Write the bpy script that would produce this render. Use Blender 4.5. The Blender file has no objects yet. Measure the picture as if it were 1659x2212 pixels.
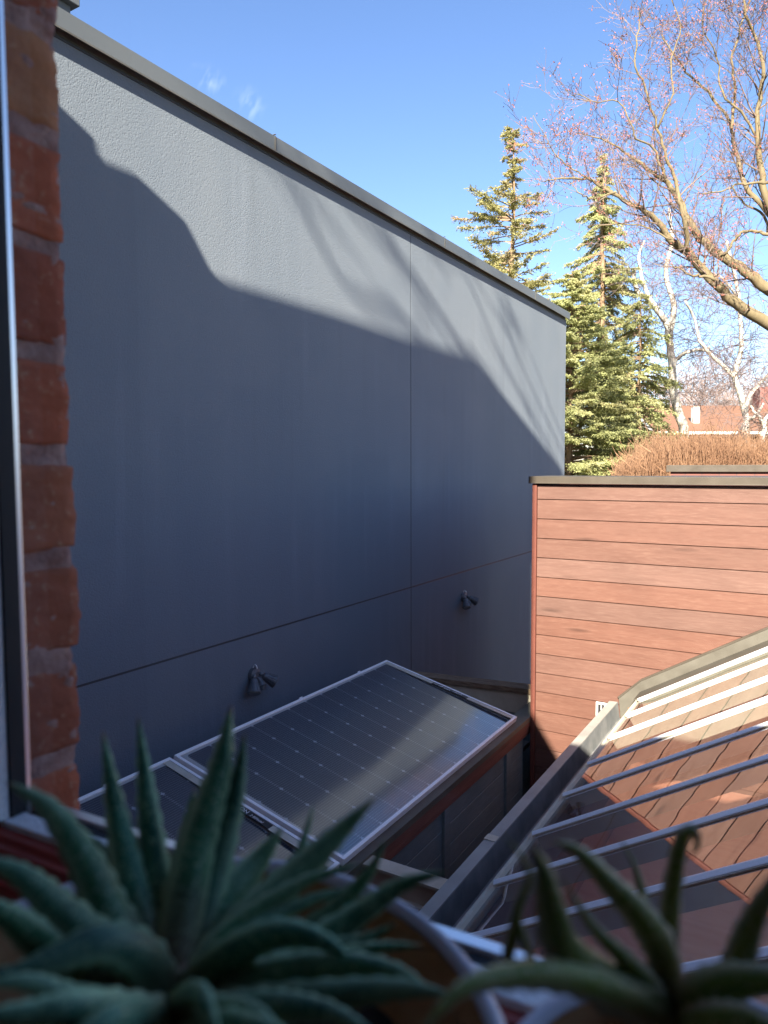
import bpy, bmesh, math, random
from mathutils import Vector, Matrix, noise
R_ = math.radians
rnd = random.Random(7)
scene = bpy.context.scene
COL = scene.collection

# ---------------------------------------------------------------- camera
# world: Y runs along the dark stucco wall, X to the right, Z up, camera at the origin (metres)
CR = Matrix(((0.85655335, -0.02951298, 0.51521389), (0.51604561, 0.05603869, -0.85472604), (-0.0036464, 0.99799231, 0.06323017)))
FPX, CX, CY = 1571.0, 829.5, 1106.0
cam_d = bpy.data.cameras.new('camera'); cam = bpy.data.objects.new('camera', cam_d); COL.objects.link(cam)
cam.matrix_world = CR.to_4x4()
cam_d.sensor_fit = 'HORIZONTAL'; cam_d.sensor_width = 36.0; cam_d.lens = 36.0 * FPX / 1659.0
cam_d.clip_start = 0.02; cam_d.clip_end = 3000
cam_d.dof.use_dof = True; cam_d.dof.focus_distance = 5.5; cam_d.dof.aperture_fstop = 11.5
scene.camera = cam

def ray(x, y):
    return CR @ Vector(((x - CX) / FPX, -(y - CY) / FPX, -1.0))
def at(x, y, d):
    return ray(x, y) * d

# ---------------------------------------------------------------- light
SR, SK = 0.35, 0.65                      # sun travels (-SR, 1, -SK)
sd = Vector((-SR, 1.0, -SK)).normalized()
sun_el = math.asin(-sd.z)
sl = bpy.data.lights.new('sun', 'SUN'); sl.energy = 5.0; sl.angle = R_(0.55); sl.color = (1.0, 0.91, 0.76)
so = bpy.data.objects.new('sun', sl); COL.objects.link(so)
so.rotation_euler = sd.to_track_quat('-Z', 'Y').to_euler(); so.location = (5, -20, 20)
world = bpy.data.worlds.new('World'); scene.world = world; world.use_nodes = True
wn, wl = world.node_tree.nodes, world.node_tree.links
bg = wn['Background']; bg.inputs[1].default_value = 0.059
sky = wn.new('ShaderNodeTexSky'); sky.sky_type = 'NISHITA'; sky.sun_disc = False
sky.sun_elevation = sun_el; sky.sun_rotation = math.atan2(-sd.x, -sd.y)
sky.air_density = 1.0; sky.dust_density = 0.6; sky.ozone_density = 2.2; sky.altitude = 200
hs = wn.new('ShaderNodeHueSaturation'); hs.inputs['Saturation'].default_value = 1.12; hs.inputs['Value'].default_value = 1.05
wl.new(sky.outputs[0], hs.inputs['Color'])
tn = wn.new('ShaderNodeMixRGB'); tn.blend_type = 'MULTIPLY'; tn.inputs[0].default_value = 1; tn.inputs[2].default_value = (1.06, .96, 1.02, 1); wl.new(hs.outputs[0], tn.inputs[1])
# two faint wisps of cloud
tc = wn.new('ShaderNodeTexCoord')
def wm(op, a=None, b=None, c=None):
    n = wn.new('ShaderNodeMath'); n.operation = op
    for i, v in enumerate((a, b, c)):
        if v is None: continue
        if isinstance(v, (int, float)): n.inputs[i].default_value = v
        else: wl.new(v, n.inputs[i])
    return n.outputs[0]
mask = None
for (px, py, s) in ((455, 175, 0.018), (538, 225, 0.02), (430, 160, 0.012)):
    v = ray(px, py).normalized()
    d = wn.new('ShaderNodeVectorMath'); d.operation = 'DISTANCE'; wl.new(tc.outputs['Generated'], d.inputs[0]); d.inputs[1].default_value = v
    g = wm('MAXIMUM', wm('SUBTRACT', 1.0, wm('DIVIDE', d.outputs['Value'], s * 1.1)), 0.0)
    mask = g if mask is None else wm('MAXIMUM', mask, g)
mp = wn.new('ShaderNodeMapping'); mp.inputs['Rotation'].default_value = (0.2, 0.6, 0.3); mp.inputs['Scale'].default_value = (1, 4, 1)
wl.new(tc.outputs['Generated'], mp.inputs[0])
nz = wn.new('ShaderNodeTexNoise'); nz.inputs['Scale'].default_value = 38; nz.inputs['Detail'].default_value = 6; wl.new(mp.outputs[0], nz.inputs['Vector'])
cl = wm('MULTIPLY', wm('MULTIPLY', mask, wm('MAXIMUM', wm('SUBTRACT', nz.outputs['Fac'], 0.45), 0.0)), 0.9)
mx = wn.new('ShaderNodeMixRGB'); wl.new(cl, mx.inputs[0]); wl.new(tn.outputs[0], mx.inputs[1]); mx.inputs[2].default_value = (7, 7.6, 8.6, 1)
wl.new(mx.outputs[0], bg.inputs[0])
scene.view_settings.view_transform = 'Standard'; scene.view_settings.look = 'None'
scene.view_settings.exposure = 2.2; scene.view_settings.gamma = 1.0
scene.cycles.max_bounces = 8; scene.cycles.transparent_max_bounces = 16; scene.cycles.use_denoising = True
scene.cycles.caustics_reflective = False; scene.cycles.caustics_refractive = False

# ---------------------------------------------------------------- materials
class NT:
    def __init__(s, name):
        s.m = bpy.data.materials.new(name); s.m.use_nodes = True
        s.n, s.l = s.m.node_tree.nodes, s.m.node_tree.links
        s.b = s.n['Principled BSDF']; s.tc = None
    def new(s, t, **k):
        n = s.n.new(t)
        for a, v in k.items(): setattr(n, a, v)
        return n
    def put(s, sock, v):
        if v is None: return
        if hasattr(v, 'is_output'): s.l.new(v, sock)
        elif isinstance(v, (tuple, list)) and len(v) == 3 and sock.type == 'RGBA': sock.default_value = (*v, 1)
        else: sock.default_value = v
    def co(s):
        if s.tc is None: s.tc = s.new('ShaderNodeTexCoord')
        return s.tc.outputs['Object']
    def map(s, sc=(1, 1, 1), loc=(0, 0, 0), rot=(0, 0, 0), src=None):
        m = s.new('ShaderNodeMapping'); s.l.new(src or s.co(), m.inputs[0])
        m.inputs['Scale'].default_value = sc; m.inputs['Location'].default_value = loc; m.inputs['Rotation'].default_value = rot
        return m.outputs[0]
    def noise(s, scale, detail=4, vec=None, rough=0.55, out='Fac'):
        n = s.new('ShaderNodeTexNoise'); n.inputs['Scale'].default_value = scale; n.inputs['Detail'].default_value = detail
        n.inputs['Roughness'].default_value = rough; s.l.new(vec or s.co(), n.inputs['Vector']); return n.outputs[out]
    def math(s, op, a, b=None, c=None):
        n = s.new('ShaderNodeMath', operation=op)
        for i, v in enumerate((a, b, c)): s.put(n.inputs[i], v)
        return n.outputs[0]
    def mix(s, f, a, b, mode='MIX'):
        n = s.new('ShaderNodeMixRGB', blend_type=mode); s.put(n.inputs[0], f); s.put(n.inputs[1], a); s.put(n.inputs[2], b); return n.outputs[0]
    def ramp(s, f, lo, hi):
        n = s.new('ShaderNodeMapRange'); s.put(n.inputs[0], f); n.inputs[1].default_value = lo; n.inputs[2].default_value = hi; return n.outputs[0]
    def bump(s, h, st, dist=0.01, nrm=None):
        n = s.new('ShaderNodeBump'); n.inputs['Strength'].default_value = st; n.inputs['Distance'].default_value = dist; s.put(n.inputs['Height'], h)
        if nrm: s.l.new(nrm, n.inputs['Normal'])
        return n.outputs[0]
    def fin(s, col=None, rough=0.6, metal=0.0, normal=None, spec=0.5):
        s.put(s.b.inputs['Base Color'], col); s.put(s.b.inputs['Roughness'], rough); s.put(s.b.inputs['Metallic'], metal)
        s.b.inputs['Specular IOR Level'].default_value = spec
        if normal: s.l.new(normal, s.b.inputs['Normal'])
        return s.m
def simple(name, c1, c2=None, scale=6, rough=0.6, metal=0.0, bump=0.0, bscale=60, stretch=(1, 1, 1), spec=0.5, dist=0.003, lo=.35, hi=.65):
    t = NT(name); v = t.map(stretch)
    col = t.mix(t.ramp(t.noise(scale, 6, v), lo, hi), c1, c2) if c2 else c1
    nb = t.bump(t.noise(bscale, 5, v), bump, dist) if bump else None
    return t.fin(col, rough, metal, nb, spec)

def m_stucco():
    t = NT('grey stucco paint')
    v = t.co()
    big = t.noise(0.9, 4, t.map((1, 1, .35)))
    streak = t.noise(3.0, 4, t.map((1, 3.0, .18)))
    fine = t.noise(90, 3)
    sz = t.new('ShaderNodeSeparateXYZ'); t.l.new(v, sz.inputs[0])
    runs = t.noise(5.5, 5, t.map((1, 1, .02)), .7)
    low = t.math('MULTIPLY', t.ramp(runs, .53, .70), t.ramp(t.noise(1.7, 3, t.map((1, 1, .5))), .40, .68))
    patch = t.ramp(t.noise(.55, 2, t.map((1, 1, 1.4), (3, 1, 2))), .53, .58)
    col = t.mix(t.ramp(big, .3, .7), (.156, .186, .222), (.188, .216, .246))
    col = t.mix(t.math('MULTIPLY', t.math('MULTIPLY', t.ramp(streak, .52, .75), t.ramp(t.noise(.7, 3), .4, .62)), .45), col, (.24, .27, .31))
    col = t.mix(t.math('MULTIPLY', low, .35), col, (.125, .14, .155))
    col = t.mix(t.math('MULTIPLY', patch, .13), col, (.25, .27, .29))
    col = t.mix(t.math('MULTIPLY', t.ramp(fine, .35, .7), .28), col, (.14, .15, .17))
    h = t.noise(75, 6, rough=.6)
    vo = t.new('ShaderNodeTexVoronoi'); vo.inputs['Scale'].default_value = 95; t.l.new(v, vo.inputs['Vector'])
    pit = t.math('MULTIPLY', t.ramp(vo.outputs['Distance'], .0, .5), .5)
    hh = t.math('ADD', h, pit)
    return t.fin(col, .95, 0, t.bump(hh, .38, .005), .12)
def m_wood(name, c1, c2, c3, ax=(1, 14, 14), rnd_amt=.8, gs=3.2, bump=.25, rough=.62, coat=0):
    t = NT(name)
    gi = t.new('ShaderNodeNewGeometry').outputs['Random Per Island']
    off = t.new('ShaderNodeCombineXYZ'); t.put(off.inputs[0], t.math('MULTIPLY', gi, 37.0)); t.put(off.inputs[1], t.math('MULTIPLY', gi, 11.0))
    va = t.new('ShaderNodeVectorMath', operation='ADD'); t.l.new(t.co(), va.inputs[0]); t.l.new(off.outputs[0], va.inputs[1])
    v = t.map(ax, src=va.outputs[0])
    g = t.noise(gs, 8, v, .6); g2 = t.noise(gs * 5, 6, v, .7)
    blot = t.noise(2.6, 4, t.map((1, 2.2, 2.2), src=va.outputs[0]))
    col = t.mix(t.ramp(g, .3, .7), c1, c2)
    col = t.mix(t.math('MULTIPLY', t.ramp(g2, .5, .75), .6), col, c3)
    g3 = t.noise(gs * 9, 4, t.map((ax[0] * .6, ax[1] * 1.5, ax[2] * 1.5), src=va.outputs[0]), .7)
    col = t.mix(t.math('MULTIPLY', t.ramp(g3, .55, .72), .45), col, tuple(x * .5 for x in c1))
    col = t.mix(t.math('MULTIPLY', t.ramp(blot, .45, .75), .4), col, tuple(x * .72 for x in c1))
    kv = t.new('ShaderNodeTexVoronoi'); kv.inputs['Scale'].default_value = 1.0; t.l.new(t.map((1.3, 1.3, 7.7) if ax[0] == 1 else (7.7, 1.3, 7.7), src=va.outputs[0]), kv.inputs['Vector'])
    col = t.mix(t.math('MULTIPLY', t.ramp(kv.outputs['Distance'], .13, .03), .7), col, tuple(x * .45 for x in c1))
    hsv = t.new('ShaderNodeHueSaturation'); t.l.new(col, hsv.inputs['Color'])
    t.put(hsv.inputs['Value'], t.math('ADD', t.math('MULTIPLY', gi, .34 * rnd_amt), 1 - .17 * rnd_amt))
    t.put(hsv.inputs['Saturation'], t.math('ADD', t.math('MULTIPLY', t.math('FRACT', t.math('MULTIPLY', gi, 7.3)), .35 * rnd_amt), 1 - .17 * rnd_amt))
    return t.fin(hsv.outputs[0], rough, 0, t.bump(g2, bump, .002), .35)
def m_clear(name, ior=1.45, tint=(1, 1, 1), bump=0, bs=3, mult=1.0, add=0.0, rough=0.0):
    t = NT(name); t.n.remove(t.b)
    tr = t.new('ShaderNodeBsdfTransparent'); t.put(tr.inputs[0], tint)
    gl = t.new('ShaderNodeBsdfGlossy'); gl.inputs['Roughness'].default_value = rough
    fr = t.new('ShaderNodeFresnel'); fr.inputs[0].default_value = ior
    if bump:
        b = t.bump(t.noise(bs, 2), bump, .01); t.l.new(b, gl.inputs['Normal'])
    mxs = t.new('ShaderNodeMixShader')
    bf = t.new('ShaderNodeNewGeometry').outputs['Backfacing']
    t.put(mxs.inputs[0], t.math('MULTIPLY', t.math('MINIMUM', t.math('ADD', t.math('MULTIPLY', fr.outputs[0], mult), add), 1.0), t.math('SUBTRACT', 1.0, bf)))
    t.l.new(tr.outputs[0], mxs.inputs[1]); t.l.new(gl.outputs[0], mxs.inputs[2])
    t.l.new(mxs.outputs[0], t.n['Material Output'].inputs[0]); return t.m
def m_solar():
    # object space: x across (0..1.033), y along (0..2.03)
    t = NT('solar cells'); s = t.new('ShaderNodeSeparateXYZ'); t.l.new(t.co(), s.inputs[0])
    cw = 0.1605; x = t.math('DIVIDE', t.math('SUBTRACT', s.outputs[0], .035), cw); y = t.math('DIVIDE', t.math('SUBTRACT', s.outputs[1], .05), cw)
    fx, fy = t.math('FRACT', x), t.math('FRACT', y)
    ax = t.math('ABSOLUTE', t.math('SUBTRACT', fx, .5)); ay = t.math('ABSOLUTE', t.math('SUBTRACT', fy, .5))
    gapx = t.math('GREATER_THAN', ax, .488); gapy = t.math('GREATER_THAN', ay, .488)
    dia = t.math('GREATER_THAN', t.math('ADD', ax, ay), .925)
    gap = t.math('MAXIMUM', t.math('MAXIMUM', gapx, gapy), dia)
    wires = t.math('GREATER_THAN', t.math('ABSOLUTE', t.math('SUBTRACT', t.math('FRACT', t.math('MULTIPLY', fx, 12)), .5)), .435)
    dots = t.math('MULTIPLY', t.math('GREATER_THAN', ay, .455), t.math('GREATER_THAN', t.math('ABSOLUTE', t.math('SUBTRACT', t.math('FRACT', t.math('MULTIPLY', fx, 12)), .5)), .36))
    inx = t.math('MULTIPLY', t.math('GREATER_THAN', x, 0.0), t.math('LESS_THAN', x, 6.0)); iny = t.math('MULTIPLY', t.math('GREATER_THAN', y, 0.0), t.math('LESS_THAN', y, 12.0))
    inside = t.math('MULTIPLY', inx, iny)
    cell = t.mix(t.noise(3), (.010, .016, .034), (.017, .024, .044))
    col = t.mix(wires, cell, (.17, .17, .18)); col = t.mix(dots, col, (.26, .27, .29))
    col = t.mix(gap, col, (.09, .095, .11)); col = t.mix(dia, col, (.34, .36, .39))
    col = t.mix(inside, (.42, .42, .40), col)
    t.fin(col, .3, 0, None, .5)
    t.b.inputs['Coat Weight'].default_value = 1.0; t.b.inputs['Coat Roughness'].default_value = .09; t.b.inputs['Coat IOR'].default_value = 2.3
    return t.m
def m_brick(name='red brick', sc=1.0):
    t = NT(name); gi = t.new('ShaderNodeNewGeometry').outputs['Random Per Island']
    cr = t.new('ShaderNodeValToRGB'); t.l.new(gi, cr.inputs[0]); e = cr.color_ramp.elements
    e[0].position = 0; e[0].color = (.36, .11, .06, 1); e[1].position = 1; e[1].color = (.42, .22, .11, 1)
    for p, c in ((.25, (.44, .13, .07)), (.5, (.30, .09, .055)), (.75, (.40, .15, .085))):
        k = e.new(p); k.color = (*c, 1)
    n1 = t.noise(35, 6); n2 = t.noise(160, 4)
    col = t.mix(t.math('MULTIPLY', t.ramp(n1, .4, .7), .45), cr.outputs[0], (.20, .07, .05))
    col = t.mix(t.math('MULTIPLY', t.ramp(n2, .58, .72), .6), col, (.5, .33, .22))
    return t.fin(col, .9, 0, t.bump(n2, .6, .0015), .2)
def m_brickwall(name, bw=.215, bh=.067, c1=(.33, .11, .06), c2=(.24, .07, .045), mo=(.3, .25, .22)):
    t = NT(name); g = t.new('ShaderNodeSeparateXYZ'); t.l.new(t.co(), g.inputs[0])
    cx = t.new('ShaderNodeCombineXYZ'); t.put(cx.inputs[0], t.math('ADD', g.outputs[0], g.outputs[1])); t.put(cx.inputs[1], g.outputs[2])
    b = t.new('ShaderNodeTexBrick'); t.l.new(cx.outputs[0], b.inputs[0]); b.inputs['Scale'].default_value = 1
    b.inputs['Brick Width'].default_value = bw; b.inputs['Row Height'].default_value = bh; b.inputs['Mortar Size'].default_value = bh * .08
    t.put(b.inputs['Color1'], c1); t.put(b.inputs['Color2'], c2); t.put(b.inputs['Mortar'], mo)
    return t.fin(b.outputs[0], .9, 0, t.bump(b.outputs['Fac'], -.5, .006), .2)
def m_leaf(name, c1, c2, edge, tipc):
    t = NT(name); a = t.new('ShaderNodeAttribute', attribute_name='edge'); b = t.new('ShaderNodeAttribute', attribute_name='along')
    col = t.mix(t.ramp(t.noise(60, 4), .35, .65), c1, c2)
    vo = t.new('ShaderNodeTexVoronoi'); vo.inputs['Scale'].default_value = 520; t.l.new(t.co(), vo.inputs['Vector'])
    col = t.mix(t.math('MULTIPLY', t.math('LESS_THAN', vo.outputs['Distance'], .3), .55), col, edge)
    col = t.mix(t.math('MULTIPLY', t.ramp(a.outputs['Fac'], .62, .95), .85), col, edge)
    oi = t.new('ShaderNodeObjectInfo').outputs['Random']
    col = t.mix(t.math('MULTIPLY', t.ramp(b.outputs['Fac'], .30, .0), .75), col, tuple(x * .8 for x in tipc))
    col = t.mix(t.ramp(b.outputs['Fac'], .93, 1.0), col, tipc)
    lh = t.new('ShaderNodeHueSaturation'); t.l.new(col, lh.inputs['Color']); t.put(lh.inputs['Value'], t.math('ADD', t.math('MULTIPLY', oi, .55), .75)); t.put(lh.inputs['Hue'], t.math('ADD', t.math('MULTIPLY', t.math('FRACT', t.math('MULTIPLY', oi, 5.7)), -.05), .515)); t.put(lh.inputs['Saturation'], 1.12)
    col = t.mix(t.math('MULTIPLY', t.ramp(t.noise(22, 5), .52, .7), .35), lh.outputs[0], tuple(x * 1.2 for x in edge))
    t.fin(col, .5, 0, t.bump(vo.outputs['Distance'], .15, .0006), .4)
    t.b.inputs['Subsurface Weight'].default_value = 0
    return t.m
def m_needle(name, c1, c2, c3):
    t = NT(name); gi = t.new('ShaderNodeNewGeometry').outputs['Random Per Island']
    col = t.mix(gi, c1, c2); col = t.mix(t.ramp(t.noise(.9, 3), .5, .75), col, c3)
    t.fin(col, .7, 0, None, .25); tl = t.new('ShaderNodeBsdfTranslucent'); t.l.new(col, tl.inputs[0]); ms = t.new('ShaderNodeMixShader'); ms.inputs[0].default_value = .38
    t.l.new(t.b.outputs[0], ms.inputs[1]); t.l.new(tl.outputs[0], ms.inputs[2]); t.l.new(ms.outputs[0], t.n['Material Output'].inputs[0]); return t.m

MAT = dict(
    stucco=m_stucco(),
    coping=simple('painted metal coping', (.092, .103, .112), (.115, .127, .133), 1.6, .5, .0, .05, 3, (1, .6, 3)),
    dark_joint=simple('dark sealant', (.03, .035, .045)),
    cedar=m_wood('stained cedar', (.108, .051, .038), (.138, .070, .053), (.215, .13, .10), rnd_amt=.5),
    cedar_trim=m_wood('cedar trim', (.12, .033, .022), (.15, .045, .03), (.2, .08, .055), (14, 14, 1), .3),
    cedar_y=m_wood('stained fascia', (.17, .055, .036), (.23, .08, .055), (.3, .13, .09), (14, 1, 14)),
    grey_wood=m_wood('grey green siding', (.14, .19, .20), (.19, .24, .24), (.28, .31, .31), (14, 1, 14)),
    bronze=simple('bronze flashing', (.075, .062, .048), (.105, .088, .07), 5, .45, .35, .08, 7),
    grey_flash=simple('weathered grey flashing', (.095, .086, .07), (.13, .12, .10), 7, .5, .25, .15, 10),
    lead=simple('dark lined gutter', (.08, .085, .09), (.15, .15, .15), 8, .55, .2, .2, 12),
    gutter_metal=simple('weathered gutter lining', (.13, .14, .145), (.23, .23, .225), 8, .6, .1, .2, 12),
    gutter_top=simple('dull zinc edge', (.28, .27, .25), (.36, .35, .32), 7, .5, .1, .15, 10),
    beige_metal=simple('beige metal', (.50, .44, .33), (.60, .54, .42), 9, .5, .1, .1, 14),
    old_wood=simple('weathered timber', (.12, .07, .04), (.27, .19, .12), 12, .8, 0, .3, 40, (1, 8, 8)),
    alu=simple('mill aluminium', (.93, .93, .94), (.96, .96, .96), 8, .4, .1, .03, 30),
    alu_white=simple('satin aluminium bars', (.93, .93, .95), (.96, .96, .97), 6, .40, .2, .03, 30),
    polished=simple('polished aluminium', (.88, .88, .9), rough=.28, metal=.85),
    cream=simple('cream lip', (.5, .46, .37), (.58, .54, .44), 14, .5, .1),
    solar=m_solar(),
    black=simple('black label', (.012, .012, .016), rough=.4),
    white_ink=simple('white lettering', (.75, .75, .75), rough=.5),
    pane=m_clear('window pane', 1.3, (.985, .99, .99), mult=.8),
    skyglass=m_clear('skylight glass', 1.9, (.97, .98, .97), bump=.08, bs=2.2, mult=1.6, add=.06),
    red_wood=m_wood('red stained window wood', (.30, .03, .02), (.36, .05, .03), (.45, .10, .07), (1, 14, 14), .2, rough=.35),
    cedar_in=simple('interior floor boards', (.60, .25, .17), (.66, .32, .23), 3, .5, 0, .1, 20, (1, 8, 1)),
    vinyl=simple('white vinyl track', (.78, .79, .82), (.88, .88, .9), 120, .5, 0, .5, 350),
    gasket=simple('black gasket', (.012, .012, .016), rough=.7),
    brick=m_brick(), mortar=simple('rough mortar', (.27, .14, .12), (.42, .27, .24), 60, .95, 0, .9, 220, dist=.002),
    brickwall=m_brickwall('house brickwork'), farbrick=m_brickwall('far brickwork', .26, .09, (.20, .085, .07), (.17, .07, .06), (.09, .06, .06)),
    plaster=simple('interior plaster', (.75, .73, .70), rough=.9),
    sill=simple('tan sill board', (.30, .21, .16), (.38, .28, .22), 20, .6, 0, .1, 80),
    pot=simple('lavender glazed ceramic', (.55, .51, .58), (.64, .60, .66), 40, .5),
    pot_in=simple('raw clay inside', (.50, .24, .10), (.58, .32, .16), 50, .8, 0, .3, 120),
    soil=simple('potting soil', (.02, .014, .01), (.06, .04, .03), 90, 1, 0, .9, 200),
    leaf=m_leaf('speckled blue green leaf', (.03, .105, .06), (.075, .19, .115), (.38, .54, .34), (.24, .12, .06)),
    leaf2=m_leaf('olive green leaf', (.11, .16, .035), (.17, .21, .06), (.46, .42, .28), (.2, .13, .08)),
    lamp=simple('grey painted lamp housing', (.085, .095, .11), (.12, .13, .145), 30, .45, .2),
    lens=simple('lamp glass', (.33, .35, .37), rough=.15),
    needle_a=m_needle('olive spruce needles', (.38, .35, .15), (.29, .28, .115), (.44, .34, .2)),
    needle_b=m_needle('blue green spruce needles', (.42, .43, .19), (.32, .34, .15), (.50, .46, .24)),
    bark=simple('conifer bark', (.16, .10, .06), (.26, .18, .11), 9, .9, 0, .6, 30),
    maple_bark=simple('maple bark', (.115, .088, .046), (.17, .132, .072), 5, .9, 0, .6, 25, (2, 2, .5)),
    twig=simple('maple twigs', (.13, .088, .075), (.19, .14, .115), 5, .9),
    bud=simple('red maple buds', (.27, .075, .06), (.32, .12, .07), 3, .7),
    birch=simple('white birch bark', (.46, .43, .38), (.26, .19, .13), 5, .7, 0, .3, 20, (1, 1, 3), lo=.5, hi=.72),
    birch_twig=simple('dark birch twigs', (.12, .085, .08), rough=.9),
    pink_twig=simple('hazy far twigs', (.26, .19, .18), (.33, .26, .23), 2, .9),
    brush=simple('tan brush stems', (.32, .185, .105), (.22, .115, .062), 1.5, .9),
    grass=simple('spring lawn', (.08, .10, .03), (.14, .13, .05), 2, 1),
    roof_brown=simple('brown shingle roof', (.19, .095, .055), (.14, .068, .04), 14, .9, 0, .4, 30, (1, 1, 6)),
    wall_brown=simple('brown siding', (.17, .08, .055), rough=.9),
    white_trim=simple('white trim', (.7, .7, .67), rough=.5),
    dark_win=simple('dark window', (.03, .04, .05), rough=.1),
    debris=simple('leaf litter', (.10, .065, .03), (.25, .17, .08), 80, .95, 0, .8, 150),
    dry_leaf=simple('dry leaf', (.5, .2, .09), (.36, .14, .06), 60, .8),
)

# ---------------------------------------------------------------- mesh helpers
class MB:
    def __init__(s): s.v = []; s.f = []; s.mi = []; s.attr = {}
    def quadbox(s, p, mi=0):
        n = len(s.v); s.v += [tuple(q) for q in p]
        for f in ((0, 3, 2, 1), (4, 5, 6, 7), (0, 1, 5, 4), (1, 2, 6, 5), (2, 3, 7, 6), (3, 0, 4, 7)):
            s.f.append(tuple(n + i for i in f)); s.mi.append(mi)
    def box(s, x0, x1, y0, y1, z0, z1, mi=0):
        s.quadbox([(x0, y0, z0), (x1, y0, z0), (x1, y1, z0), (x0, y1, z0), (x0, y0, z1), (x1, y0, z1), (x1, y1, z1), (x0, y1, z1)], mi)
    def prism(s, pts, axis, a, b, mi=0):
        """pts: 2D polygon; axis 'y': (x,z) extruded a..b in y; 'x': (y,z) extruded in x; 'z': (x,y) extruded in z"""
        n = len(s.v); k = len(pts)
        def P(p, t): return {'y': (p[0], t, p[1]), 'x': (t, p[0], p[1]), 'z': (p[0], p[1], t)}[axis]
        s.v += [P(p, a) for p in pts] + [P(p, b) for p in pts]
        s.f.append(tuple(range(n, n + k))); s.f.append(tuple(range(n + 2 * k - 1, n + k - 1, -1))); s.mi += [mi, mi]
        for i in range(k):
            j = (i + 1) % k; s.f.append((n + i, n + k + i, n + k + j, n + j)); s.mi.append(mi)
    def tube(s, pts, rad, sides=6, mi=0, cap=True):
        n0 = len(s.v); prev = None; K = len(pts)
        for i, p in enumerate(pts):
            p = Vector(p); a = Vector(pts[max(i - 1, 0)]); b = Vector(pts[min(i + 1, K - 1)])
            d = (b - a); d = d.normalized() if d.length > 1e-9 else Vector((0, 0, 1))
            if prev is None: u = d.orthogonal().normalized()
            else:
                u = prev - d * prev.dot(d)
                u = u.normalized() if u.length > 1e-6 else d.orthogonal().normalized()
            prev = u; w = d.cross(u); r = rad[i] if hasattr(rad, '__len__') else rad
            for k in range(sides):
                t = 2 * math.pi * k / sides; q = p + (u * math.cos(t) + w * math.sin(t)) * r; s.v.append((q.x, q.y, q.z))
        for i in range(K - 1):
            for k in range(sides):
                a = n0 + i * sides + k; b = n0 + i * sides + (k + 1) % sides
                s.f.append((a, b, b + sides, a + sides)); s.mi.append(mi)
        if cap and sides > 2:
            s.f.append(tuple(n0 + k for k in range(sides - 1, -1, -1))); s.mi.append(mi)
            s.f.append(tuple(n0 + (K - 1) * sides + k for k in range(sides))); s.mi.append(mi)
    def quad(s, a, b, c, d, mi=0):
        n = len(s.v); s.v += [tuple(a), tuple(b), tuple(c), tuple(d)]; s.f.append((n, n + 1, n + 2, n + 3)); s.mi.append(mi)
    def tri(s, a, b, c, mi=0):
        n = len(s.v); s.v += [tuple(a), tuple(b), tuple(c)]; s.f.append((n, n + 1, n + 2)); s.mi.append(mi)
    def build(s, name, mats, parent=None, smooth=False, bevel=0, loc=None, rot=None, fix=True):
        me = bpy.data.meshes.new(name); me.from_pydata(s.v, [], s.f)
        mats = mats if isinstance(mats, (list, tuple)) else [mats]
        for m in mats: me.materials.append(MAT[m] if isinstance(m, str) else m)
        if len(mats) > 1: me.polygons.foreach_set('material_index', s.mi)
        if fix and len(s.f) < 60000:
            bm = bmesh.new(); bm.from_mesh(me); bmesh.ops.recalc_face_normals(bm, faces=bm.faces); bm.to_mesh(me); bm.free()
        if smooth: me.polygons.foreach_set('use_smooth', [True] * len(me.polygons))
        me.update(); o = bpy.data.objects.new(name, me); COL.objects.link(o)
        if loc is not None: o.location = loc
        if rot is not None: o.rotation_euler = rot
        if parent: o.parent = parent
        if bevel:
            b = o.modifiers.new('bevel', 'BEVEL'); b.width = bevel; b.segments = 2; b.limit_method = 'ANGLE'; b.angle_limit = R_(40)
        return o
def tag(o, label=None, cat=None, group=None, kind=None):
    if label: o['label'] = label
    if cat: o['category'] = cat
    if group: o['group'] = group
    if kind: o['kind'] = kind
    return o
def empty(name, loc=(0, 0, 0), **k):
    o = bpy.data.objects.new(name, None); COL.objects.link(o); o.location = loc; o.empty_display_size = .1; return tag(o, **k)
def box(name, b, mat, parent=None, bevel=0):
    m = MB(); m.box(*b); return m.build(name, mat, parent, bevel=bevel)
def kids(root): return [root] + list(root.children)
def copy_tree(o, parent=None):
    c = o.copy(); COL.objects.link(c); c.parent = parent
    for ch in list(o.children): copy_tree(ch, c)
    return c
def rel(o, root):      # parts are built in world space: move under a root that stands elsewhere
    for c in root.children: c.location = Vector(c.location) - root.location

# ================================================================ ground
gz = -4.6
m = MB(); m.quad((-400, -400, gz), (400, -400, gz), (400, 900, gz), (-400, 900, gz)); tag(m.build('ground', 'grass'), kind='structure')

# ================================================================ stucco building (left)
XG, YE, YN, ZT, ZL, VJ, HJ = -3.1, 10.04, -2.6, 2.10, 2.01, 5.603, -1.076
sb = empty('stucco_building', (XG - 2, 4, gz), label='tall blue-grey stucco building with long blank wall and metal coping', cat='building')
w = MB(); w.box(XG - 6, XG - .012, YN, YE, gz, ZT - .06)
g = .0065
for (y0, y1) in ((YN, VJ - g), (VJ + g, YE)):
    for (z0, z1) in ((gz, HJ - g), (HJ + g, ZL - .01)):
        w.box(XG - .0121, XG, y0, y1, z0, z1)
o = w.build('wall', 'stucco', sb)
c = MB(); c.box(XG - .0119, XG - .0015, VJ - g + .0005, VJ + g - .0005, gz + .01, ZL - .02); c.build('joint_seal', 'dark_joint', sb)
c = MB(); c.box(XG - .0119, XG - .0015, YN + .01, VJ - g, HJ - g + .0005, HJ + g - .0005); c.build('joint_seal', 'dark_joint', sb)
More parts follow.
